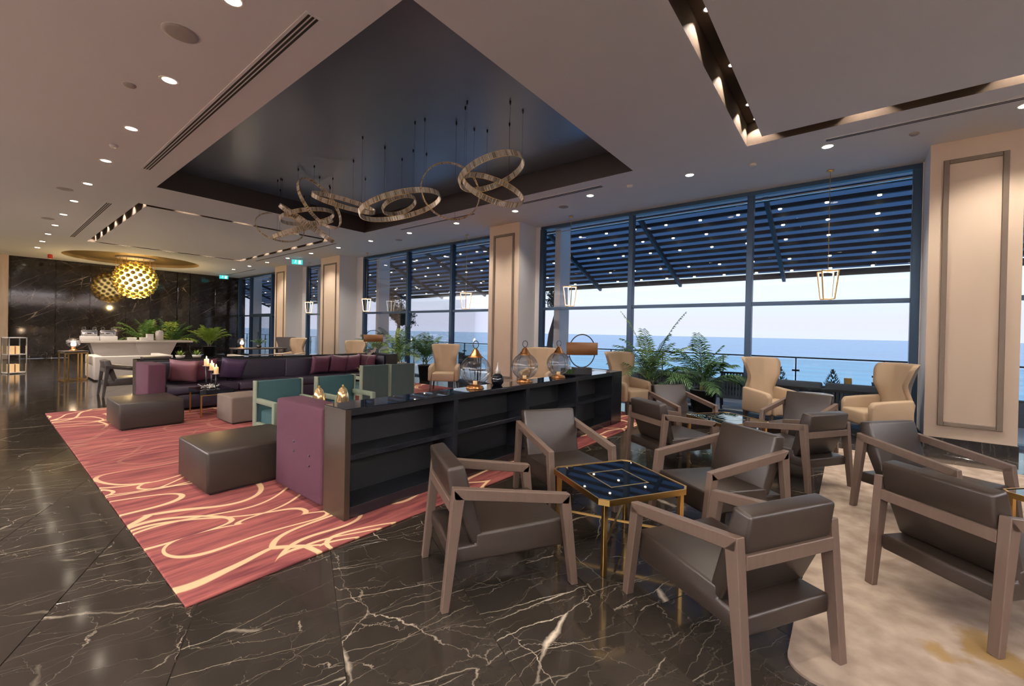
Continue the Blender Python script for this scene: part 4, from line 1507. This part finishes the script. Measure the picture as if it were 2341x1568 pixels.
ps = plum_sofa('plum velvet sofa whose near arm abuts the dark shelf unit with globe lanterns', -1, -3.132)
for x_, z_ in ((-3.588, .453), (-3.588, .374), (-3.323, .382), (-3.323, .303)):
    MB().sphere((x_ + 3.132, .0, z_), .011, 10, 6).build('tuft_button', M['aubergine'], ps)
plum_sofa('long plum velvet sofa with scatter cushions on the far side of the carpet', 1, -9.298)
# buttons on the near sofa arm
# scatter cushions
def cushion(mat):
    m = MB()
    n = 13
    for side in (1, -1):
        base = len(m.v)
        for i in range(n):
            for j in range(n):
                u, v = -1 + 2 * i / (n - 1), -1 + 2 * j / (n - 1)
                px_ = u * (1 - .10 * (1 - v * v) * abs(u) ** 3)
                pz_ = v * (1 - .10 * (1 - u * u) * abs(v) ** 3)
                th_ = (max(0, (1 - u ** 4) * (1 - v ** 4))) ** .55
                m.v.append((px_ * .21, side * .075 * th_ + .004 * math.sin(9 * u + 5 * v) * th_, pz_ * .21))
        for i in range(n - 1):
            for j in range(n - 1):
                f = [base + i * n + j, base + (i + 1) * n + j, base + (i + 1) * n + j + 1, base + i * n + j + 1]
                m.f.append(f if side == -1 else f[::-1])
                m.sm.append(True)
    return m
cu = {}
for k, (y, x, mt, tilt, rz, roll, lab) in enumerate([(2.19, -8.90, 'rosy', 18, 72, 6, 'shiny pink-plum cushion at the near end of the far sofa, closest to its arm'),
                                               (2.50, -8.97, 'pillow', 20, 95, -5, 'dark plum cushion leaning next to the shiny pink-plum one'),
                                               (2.95, -8.97, 'violet', 20, 82, 8, 'deep violet cushion leaning on the sofa behind the candle stand'),
                                               (4.62, -8.97, 'pillow', 16, 90, 0, 'wide plum cushion, first of the group at the far end of the sofa'),
                                               (5.02, -8.95, 'pillow', 16, 80, 5, 'sheeny plum cushion, second of the group at the far end of the sofa'),
                                               (5.34, -8.93, 'pillow', 14, 84, -4, 'plum cushion, third of the group at the far end of the sofa'),
                                               (5.72, -8.93, 'pillow', 14, 60, 4, 'plum cushion tucked in the far corner of the sofa')]):
    if mt not in cu:
        o = cushion(None).build('cushion', M[mt])
        cu[mt] = o
    else:
        o = cu[mt].copy()
        COL.objects.link(o)
    tag(o, lab, 'cushion', 'cushions on the far sofa')
    o.location = (x, y, .63)
    o.rotation_euler = (R(tilt), R(roll), R(rz))
# ottomans
def ottoman(name, label, x0, x1, y0, y1, h, mat):
    t = thing(name, label, 'ottoman', ((x0 + x1) / 2, (y0 + y1) / 2, .014))
    a, b = (x1 - x0) / 2, (y1 - y0) / 2
    MB().box(-a, a, -b, b, .012, h - .014).build('body', mat, t, bevel=.022, seg=3)
    MB().box(-a + .03, a - .03, -b + .03, b - .03, 0, .012).build('foot_plinth', M['darkmetal'], t)
ottoman('leather_ottoman', 'large brown leather ottoman in front of the near plum sofa arm', -4.87, -4.07, 1.165, 1.97, .375, M['leather'])
ottoman('leather_ottoman', 'brown leather ottoman on the left side of the red carpet', -8.29, -7.41, 1.145, 1.84, .37, M['leather'])
ottoman('velvet_cube_ottoman', 'taupe velvet cube ottoman beside the first green armchair', -7.44, -6.84, 2.24, 2.85, .40, M['taupe'])
# green armchairs
def green_chair():
    t = thing('green_armchair', '', 'chair')
    W = .28
    MB().box(-W + .022, W - .022, -.28, -.20, .10, .745).build('backrest', M['teal'], t, bevel=.012, seg=2)
    MB().box(-W + .022, W - .022, -.293, -.281, .08, .742).build('back_cover', M['tealback'], t, bevel=.004, seg=1)
    MB().box(-W + .055, W - .055, -.20, .28, .20, .40).build('seat', M['teal'], t, bevel=.03, seg=3)
    for s in (-1, 1):
        lo, hi = sorted((s * W, s * (W - .05)))
        q = MB()
        q.box(lo, hi, .24, .30, .04, .545)
        q.build('front_post', M['sage'], t, bevel=.008, seg=2)
        MB().box(lo, hi, -.20, .24, .485, .545).build('arm', M['sage'], t, bevel=.008, seg=2)
        MB().box(lo, hi, -.20, .24, .20, .26).build('lower_rail', M['sage'], t, bevel=.008, seg=2)
        MB().box(*sorted((s * (W + .002), s * (W - .02))), -.292, -.195, .04, .75).build('back_post', M['sage'], t, bevel=.008, seg=2)
        MB().box(lo + .01, hi - .01, .25, .29, 0, .04).build('leg', M['darkwood'], t)
        MB().box(lo + .01, hi - .01, -.28, -.24, 0, .04).build('leg', M['darkwood'], t)
    return t
gc = green_chair()
for k, (x, y, a, lab) in enumerate([(-5.33, 2.345, 0, 'sage and teal armchair right behind the near plum sofa arm'),
                                    (-5.33, 3.09, 0, 'teal armchair behind the two amber glass domes'),
                                    (-7.05, 4.53, 180, 'green armchair with its back turned, left of the pair before the palms'),
                                    (-7.0, 5.09, 180, 'green armchair with its back turned, right of the pair before the palms')]):
    place(gc, k == 0, (x, y, .014), R(a - 90), lab)
# low tables in the lounge
def low_table(label, x, y, w, d, h):
    t = thing('low_table', label, 'table', (x, y, .014))
    MB().box(-w / 2, w / 2, -d / 2, d / 2, h - .07, h).build('table_top', M['blackglass'], t, bevel=.004, seg=1)
    for sx_ in (-1, 1):
        for sy_ in (-1, 1):
            MB().box(sx_ * (w / 2 - .02) - .01, sx_ * (w / 2 - .02) + .01, sy_ * (d / 2 - .02) - .01, sy_ * (d / 2 - .02) + .01, 0, h - .07).build('leg', M['brass'], t)
    for sx_ in (-1, 1):
        MB().box(sx_ * (w / 2 - .02) - .008, sx_ * (w / 2 - .02) + .008, -d / 2 + .03, d / 2 - .03, h - .085, h - .07).build('apron', M['brass'], t)
low_table('black low table with gold legs carrying the candle stand', -7.98, 2.33, .58, .46, .41)
low_table('dark low table between the green armchairs and the near plum sofa', -4.50, 2.55, .50, 1.1, .50)
low_table('dark low table with an orchid in front of the far green armchairs', -7.95, 4.9, .5, 1.0, .42)
# candle stand
t = thing('candle_stand', 'silver branching candle stand with dark stems on the black low table', 'candle holder', (-7.98, 2.30, .424))
m = MB()
r_ = random.Random(4)
for k in range(46):
    a, e = r_.random() * 2 * PI, r_.uniform(.05, 1.0)
    l = r_.uniform(.07, .13)
    b = Vector((r_.gauss(0, .025), r_.gauss(0, .025), .008))
    d = Vector((math.cos(a) * math.cos(e), math.sin(a) * math.cos(e), math.sin(e) * .55))
    m.tube([b, b + d * l * .6, b + d * l + Vector((0, 0, .01))], [.006, .007, .003], 6)
    m.sphere(b + d * l, .010, 6, 5)
m.build('twig_base', M['silver'], t)
cand = []
for dx, dy, h in ((-.03, -.035, .34), (.0, .03, .27), (.05, .075, .21)):
    MB().tube([(dx, dy, .02), (dx, dy, h)], .014, 10).build('stem', M['darkmetal'], t)
    MB().lathe([(.014, 0), (.05, .012), (.052, .018), (1e-6, .016)], 14, (dx, dy, h), lobes=6, amp=.15).build('cup', M['silver'], t)
    cand.append((dx, dy, h + .017))
for k, ((dx, dy, h), lab) in enumerate(zip(cand, ('lit cream pillar candle on the tallest stem of the stand', 'lit cream pillar candle on the middle stem of the stand', 'lit cream pillar candle on the shortest stem of the stand'))):
    o = thing('pillar_candle', lab, 'candle', (-7.98 + dx, 2.30 + dy, .424 + h))
    MB().lathe([(.032, 0), (.032, .10), (.026, .105), (1e-6, .10)], 16).build('wax', M['wax'], o)
    MB().lathe([(1e-6, .10), (.009, .118), (.006, .135), (1e-6, .155)], 10).build('flame', M['flame'], o)
    l = bpy.data.lights.new('glow', 'POINT')
    l.energy = 1.5
    l.color = (1, .6, .25)
    l.shadow_soft_size = .02
    lo_ = bpy.data.objects.new('glow', l)
    COL.objects.link(lo_)
    lo_.parent = o
    lo_.location = (0, 0, .2)
# amber domes
dm = thing('glass_dome', '', 'candle holder')
MB().lathe([(.066, .0), (.068, .08), (.060, .16), (.040, .22), (.016, .245), (1e-6, .248)], 20, lobes=10, amp=.03).build('dome', M['amber'], dm)
MB().lathe([(1e-6, 0), (.075, 0), (.075, .008), (1e-6, .008)], 20).build('base', M['brass'], dm)
MB().sphere((0, 0, .258), .012, 8, 6).build('knob', M['brass'], dm)
place(dm, True, (-4.52, 2.32, .514), 0, 'amber mercury-glass dome farther from the shelf unit')
place(dm, False, (-4.42, 2.54, .494 + .02), 0, 'amber mercury-glass dome just behind the corner of the shelf unit')
# orchid
t = thing('potted_orchid', 'small orchid with broad leaves and pale blossoms behind the green armchairs', 'plant', (-7.95, 5.05, .434))
MB().lathe([(1e-6, 0), (.05, 0), (.07, .10), (.062, .10), (1e-6, .09)], 16).build('pot', M['blackpot'], t)
for k in range(5):
    a = k * 1.3
    m = MB()
    c_, s_ = math.cos(a), math.sin(a)
    pts = [(.0, .09, .012), (.09, .16, .035), (.17, .17, .03), (.23, .13, .004)]
    vs = []
    for d_, z_, w_ in pts: vs += [(d_ * c_ - w_ * s_, d_ * s_ + w_ * c_, z_), (d_ * c_ + w_ * s_, d_ * s_ - w_ * c_, z_)]
    m.add(vs, [(2 * i, 2 * i + 1, 2 * i + 3, 2 * i + 2) for i in range(3)], True)
    m.build('leaf', M['palmy'], t, recalc=False)
MB().tube([(0, 0, .09), (.03, .02, .30), (.06, .08, .48), (.10, .18, .56)], .004, 6).build('flower_stalk', M['stem'], t)
for k in range(8):
    f = k / 7
    m = MB()
    for q in range(5):
        a = q * 2 * PI / 5
        m.add([(0, 0, 0), (.022 * math.cos(a - .5), -.008, .022 * math.sin(a - .5)), (.038 * math.cos(a), -.006, .038 * math.sin(a)), (.022 * math.cos(a + .5), -.008, .022 * math.sin(a + .5))], [(0, 1, 2, 3)])
    o = m.build('blossom', M['whiteup'], t, recalc=False)
    o.location = (.05 + .05 * f + rnd.uniform(-.02, .02), .05 + .14 * f, .44 + .13 * f + rnd.uniform(-.02, .02))
    o.rotation_euler = (0, 0, R(40 + 20 * rnd.random()))

# ================================================================== on the shelf unit: globe lanterns etc.
ZS = .014 + .811
def globe_lantern():
    t = thing('globe_lantern', '', 'lantern')
    MB().lathe([(1e-6, 0), (.085, 0), (.088, .008), (.078, .014), (.080, .022), (.055, .032), (.045, .040), (1e-6, .040)], 40, lobes=12, amp=.07).build('base', M['copper'], t)
    n = 24
    prof = []
    for k in range(n + 1):
        a = -PI / 2 + .36 + (PI - .36 - .44) * k / n
        prof.append((.158 * math.cos(a), .185 + .152 * math.sin(a)))
    inner = [(r - .003, z) for r, z in prof[::-1]]
    MB().lathe(prof, 40).build('glass_globe', M['globe'], t, smooth=True, recalc=False)
    # strip caps left open top and bottom
    for k in range(4):
        a = PI / 2 * k + .5
        MB().tube([((r + .003) * math.cos(a), (r + .003) * math.sin(a), z) for r, z in prof[::2]], .0022, 5).build('rib', M['darkmetal'], t)
    MB().lathe([(.076, .316), (.078, .323), (.060, .332), (.056, .345), (.040, .362), (.034, .380), (.016, .402), (.010, .410), (1e-6, .410)], 28).build('cap', M['copper'], t)
    MB().tube([(.028 * math.cos(2 * PI * k / 20), 0, .446 + .038 * math.sin(2 * PI * k / 20)) for k in range(20)], .0045, 6, closed=True).build('ring_handle', M['darkmetal'], t)
    MB().lathe([(1e-6, .04), (.022, .04), (.022, .075), (1e-6, .075)], 14).build('tealight', M['wax'], t)
    return t
gl = globe_lantern()
for k, (y, lab) in enumerate([(3.16, 'glass globe lantern with copper cap nearest to us on the shelf unit'),
                              (4.0, 'middle one of the three copper-capped glass globe lanterns'),
                              (4.74, 'glass globe lantern with copper cap beside the wooden arch lamp')]):
    place(gl, k == 0, (-2.985, y, ZS), R(35), lab)
t = thing('scent_bottle', 'small round black bottle with silver stopper between two globe lanterns', 'bottle', (-3.0, 3.53, ZS))
MB().lathe([(1e-6, 0), (.045, 0), (.065, .03), (.068, .07), (.05, .11), (.03, .125), (1e-6, .125)], 24).build('body', M['blackglass'], t)
MB().lathe([(.03, .125), (.034, .135), (.028, .15), (.033, .16), (.02, .175), (.006, .22), (1e-6, .255)], 16).build('stopper', M['silver'], t)
def arch_lamp(label, x, y, rz):
    t = thing('arch_lamp', label, 'lamp', (x, y, ZS), rz)
    MB().box(-.13, .13, -.07, .07, 0, .10).build('base_block', M['darkmetal'], t, bevel=.006, seg=1)
    MB().tube([(.205 * math.cos(2 * PI * k / 40), 0, .335 + .235 * math.sin(2 * PI * k / 40)) for k in range(40)], .008, 8, closed=True).build('ring_frame', M['darkmetal'], t)
    m = MB()
    n = 32
    for z in (.28, .455):
        for q in (1.0, .985):
            for k in range(n):
                a = 2 * PI * k / n
                m.v.append((.235 * q * math.copysign(abs(math.cos(a)) ** .8, math.cos(a)), .10 * q * math.copysign(abs(math.sin(a)) ** .8, math.sin(a)), z))
    for k in range(n):
        l = (k + 1) % n
        m.f += [[k, l, 2 * n + l, 2 * n + k], [n + l, n + k, 3 * n + k, 3 * n + l], [2 * n + k, 2 * n + l, 3 * n + l, 3 * n + k], [l, k, n + k, n + l]]
        m.sm += [True, True, False, False]
    m.build('shade', M['shade'], t)
    MB().tube([(0, 0, .44), (0, 0, .38)], .006, 6).build('lamp_stem', M['darkmetal'], t)
    MB().sphere((0, 0, .365), .03, 10, 8).build('bulb', M['whiteplastic'], t)
arch_lamp('arched ring lamp with oval wooden shade at the far end of the shelf unit', -2.985, 5.36, R(55))
arch_lamp('arched ring lamp with wooden shade on the far corner of the console behind the sofa', -9.40, 6.2, R(50))
t = thing('terrarium_bowl', 'low dark bowl with small green plants at the foot of the arch lamp', 'bowl', (-3.0, 5.05, ZS))
MB().lathe([(1e-6, 0), (.07, 0), (.12, .035), (.115, .04), (.07, .012), (1e-6, .012)], 24).build('bowl', M['darkmetal'], t)
m = MB()
r_ = random.Random(8)
for k in range(60):
    a, d_ = r_.random() * 2 * PI, r_.random() * .085
    p = Vector((d_ * math.cos(a), d_ * math.sin(a), .02))
    q = p + Vector((r_.gauss(0, .025), r_.gauss(0, .025), r_.uniform(.03, .09)))
    s = Vector((-math.sin(a), math.cos(a), 0)) * .008
    m.add([p - s * .4, q - s + (p - q) * .4, q, q + s + (p - q) * .4, p + s * .4], [(0, 1, 2, 3, 4)])
m.build('foliage', M['palm'], t, recalc=False)
# succulents and books on the console behind the far sofa
for x, y, lab in ((-9.45, 2.27, 'spiky pale succulent in a pot on the console, nearer one'), (-9.45, 2.52, 'spiky pale succulent in a pot on the console, farther one')):
    t = thing('potted_succulent', lab, 'plant', (x, y, ZS))
    MB().lathe([(1e-6, 0), (.06, 0), (.075, .05), (.068, .05), (1e-6, .045)], 16).build('pot', M['whiteplastic'], t)
    for k in range(16):
        a, e = k * 2.4, .25 + .07 * k
        d = Vector((math.cos(a) * math.cos(e), math.sin(a) * math.cos(e), math.sin(e)))
        s = Vector((-math.sin(a), math.cos(a), 0)) * .014
        b = Vector((0, 0, .045))
        MB().add([b - s * .5, b + d * .06 - s, b + d * .11, b + d * .06 + s, b + s * .5], [(0, 1, 2, 3, 4)]).build('leaf', M['palmy'], t, recalc=False)
t = thing('menu_stack', 'flat dark book lying on the near end of the console', 'book', (-9.45, 1.93, ZS))
MB().box(-.11, .11, -.19, .19, 0, .035).build('cover', M['darkmetal'], t, bevel=.003, seg=1)
MB().box(-.105, .105, -.185, .185, .006, .030).build('pages', M['whiteplastic'], t)

# ================================================================== far left: bar, white sofa, gold table
t = thing('bar_counter', 'white marble bar counter with a flared faceted base below the ball chandelier', 'counter', (-17.4, 3.0, 0))
MB().box(-.40, .42, -1.42, 1.42, .87, .93).build('counter_top', M['whitemarble'], t, bevel=.008, seg=1)
def flare(y0t, y1t, y0b, y1b, xt, xb, nm):
    vs = [(-.34, y0t, .868), (xt, y0t, .868), (xt, y1t, .868), (-.34, y1t, .868), (-.30, y0b, 0), (xb, y0b, 0), (xb, y1b, 0), (-.30, y1b, 0)]
    MB().add(vs, [(0, 1, 2, 3), (7, 6, 5, 4), (0, 4, 5, 1), (1, 5, 6, 2), (2, 6, 7, 3), (3, 7, 4, 0)]).build(nm, M['whitemarble'], t)
flare(-1.0, -.02, -.75, .22, .30, .18, 'base_facet')
flare(-.02, 1.0, .22, .68, .37, .22, 'base_facet')
def coffee_machine(label, y):
    t = thing('coffee_machine', label, 'coffee machine', (-17.4, y, .93))
    MB().box(-.16, .18, -.19, .19, 0, .13).build('body', M['whiteplastic'], t, bevel=.015, seg=2)
    MB().box(-.16, .02, -.17, .17, .13, .30).build('upper_body', M['steel'], t, bevel=.015, seg=2)
    for s in (-1, 1):
        MB().tube([(.02, s * .08, .22), (.12, s * .08, .22), (.13, s * .08, .17)], .022, 8).build('brew_group', M['steel'], t)
        MB().sphere((-.04, s * .11, .35), .05, 10, 8).build('hopper', M['clear'], t)
    MB().tube([(.03, -.15, .20), (.08, -.16, .12)], .006, 6).build('steam_wand', M['steel'], t)
coffee_machine('white and steel coffee machine at the lamp end of the bar counter', 2.02)
coffee_machine('white and steel coffee machine second along the bar counter', 2.42)
for y, w, h, lab in ((2.95, .2, .09, 'low white box on the bar counter right of the coffee machines'), (3.22, .16, .09, 'white box on the bar counter left of the stacked cups'), (3.38, .16, .20, 'taller white box on the bar counter beside the white cylinder')):
    t = thing('serving_box', lab, 'box', (-17.35, y, .93))
    MB().box(-.09, .09, -w / 2, w / 2, 0, h - .015).build('body', M['whiteplastic'], t, bevel=.006, seg=1)
    MB().box(-.095, .095, -w / 2 - .004, w / 2 + .004, h - .015, h).build('lid', M['whiteplastic'], t, bevel=.004, seg=1)
t = thing('ice_bucket', 'tall white cylinder container on the bar counter in front of the palms', 'container', (-17.35, 3.62, .93))
MB().lathe([(1e-6, 0), (.10, 0), (.105, .26), (.095, .27), (1e-6, .27)], 24).build('body', M['whitemarble'], t)
MB().lathe([(.098, .27), (.085, .30), (.02, .315), (1e-6, .33)], 20).build('lid', M['whiteplastic'], t)
# white sofas
def white_sofa(label, x, y, rz, L):
    t = thing('white_sofa', label, 'sofa', (x, y, 0), rz)
    D = .72
    MB().box(-L / 2, L / 2, -D, -D + .20, .03, .605).build('back', M['whiteup'], t, bevel=.02, seg=3)
    MB().box(-L / 2, L / 2, -D + .20, D, .03, .38).build('seat', M['whiteup'], t, bevel=.025, seg=3)
    for s in (-1, 1):
        a, b = sorted((s * L / 2, s * (L / 2 - .2)))
        MB().box(a, b, -D + .20, D, .38, .60).build('arm', M['whiteup'], t, bevel=.02, seg=3)
        for yy_ in (-D + .06, D - .06):
            MB().box(s * (L / 2 - .08) - .02, s * (L / 2 - .08) + .02, yy_ - .02, yy_ + .02, 0, .03).build('foot', M['darkwood'], t)
white_sofa('white upholstered sofa with its back turned, in front of the white bar counter', -15.2, 2.55, R(90), 1.55)
white_sofa('white upholstered sofa farther along, beyond the console behind the plum sofa', -13.6, 5.3, R(90), 1.5)
t = thing('dark_sofa', 'low dark taupe sofa back showing above the console, right of the far white sofa', 'sofa', (-12.4, 4.9, 0), R(90))
MB().box(-.55, .55, -.4, -.22, .05, .70).build('back', M['taupe'], t, bevel=.02, seg=3)
MB().box(-.55, .55, -.22, .4, .05, .40).build('seat', M['taupe'], t, bevel=.02, seg=3)
for s in (-1, 1): MB().box(s * .5 - .02, s * .5 + .02, -.36, .36, 0, .05).build('foot', M['darkwood'], t)
# gold side table
t = thing('gold_side_table', 'tall gold-legged side table with black top at the end of the white sofa', 'table', (-15.05, 1.47, 0), R(10))
MB().box(-.22, .22, -.22, .22, .70, .74).build('table_top', M['darkwood'], t, bevel=.004, seg=1)
for q in (.20, .12):
    for sx_ in (-1, 1):
        for sy_ in (-1, 1):
            MB().box(sx_ * q - .011, sx_ * q + .011, sy_ * q - .011, sy_ * q + .011, 0, .70).build('leg', M['brass'], t)
m = MB()
for a, b in (((-.2, -.2), (.2, -.2)), ((.2, -.2), (.2, .2)), ((.2, .2), (-.2, .2)), ((-.2, .2), (-.2, -.2))):
    m.bar((*a, .02), (*b, .02), .02)
m.build('foot_frame', M['brass'], t)
m = MB()
for a, b in (((-.2, -.2), (.2, -.2)), ((.2, -.2), (.2, .2)), ((.2, .2), (-.2, .2)), ((-.2, .2), (-.2, -.2))):
    m.bar((*a, .685), (*b, .685), .02)
m.build('top_frame', M['brass'], t)
def glow_lamp(label, x, y, z):
    t = thing('globe_table_lamp', label, 'lamp', (x, y, z))
    MB().lathe([(1e-6, 0), (.085, 0), (.085, .012), (.05, .03), (.03, .06), (.045, .085), (1e-6, .085)], 20).build('base', M['copper'], t)
    n = 12
    MB().lathe([(.13 * math.cos(-1.1 + 2.4 * k / n), .20 + .12 * math.sin(-1.1 + 2.4 * k / n)) for k in range(n + 1)], 24).build('glass_globe', M['globe'], t, smooth=True, recalc=False)
    MB().sphere((0, 0, .16), .05, 10, 8).build('bulb', M['bulb'], t)
    l = bpy.data.lights.new('glow', 'POINT')
    l.energy = 10
    l.color = (1, .68, .42)
    l.shadow_soft_size = .06
    q = bpy.data.objects.new('glow', l)
    COL.objects.link(q)
    q.parent = t
    q.location = (0, 0, .27)
glow_lamp('glowing glass globe lamp on the tall gold side table', -15.05, 1.47, .74)
# far table by the window
t = thing('dining_table', 'dark table with a glowing lamp in front of the far glazed door', 'table', (-15.2, 5.75, 0))
MB().box(-.35, .35, -.75, .75, .70, .74).build('table_top', M['darkwood'], t, bevel=.004, seg=1)
for s in (-1, 1):
    for q in (-1, 1): MB().box(s * .3 - .025, s * .3 + .025, q * .68 - .025, q * .68 + .025, 0, .70).build('leg', M['darkwood'], t)
glow_lamp('glowing glass globe lamp on the dark table by the far glazed door', -15.3, 5.28, .74)
t = thing('table_plant', 'small leafy plant in a black vase on the dark table by the far window', 'plant', (-15.2, 5.75, .74))
MB().lathe([(1e-6, 0), (.06, 0), (.075, .06), (.05, .11), (1e-6, .10)], 16).build('vase', M['blackpot'], t)
for k in range(12):
    frond(.28, k * 2.4, 1.2 - .05 * k, 1.0, .07, 900 + k, 8, base=(0, 0, .10)).build('frond', M['palm'], t, recalc=False, weld=False)
# display case by the pillar
t = thing('display_case', 'small lit glass display case on the floor beside the beige pillar', 'display case', (-18.1, .62, 0), R(20))
for z in (.02, .52, .98): MB().box(-.17, .17, -.17, .17, z, z + .02).build('glass_shelf', M['whiteplastic'], t)
for sx_ in (-1, 1):
    for sy_ in (-1, 1): MB().box(sx_ * .17 - .012, sx_ * .17 + .012, sy_ * .17 - .012, sy_ * .17 + .012, 0, 1.0).build('post', M['steel'], t)
MB().box(-.165, .165, .168, .172, .04, .98).build('glass_side', M['clear'], t)
MB().box(-.165, .165, -.172, -.168, .04, .98).build('glass_side', M['clear'], t)
for z, lab in ((.04, 'cream gift box on the lower shelf of the glass display case'), (.54, 'cream gift box on the upper shelf of the glass display case')):
    o = thing('gift_box', lab, 'box', (-18.1, .60, z), R(20))
    MB().box(-.10, .10, -.09, .09, 0, .22).build('carton', M['wax'], o, bevel=.004, seg=1)
    MB().box(-.102, .102, -.012, .012, 0, .222).build('ribbon', M['copper'], o)
bpy.context.view_layer.update()
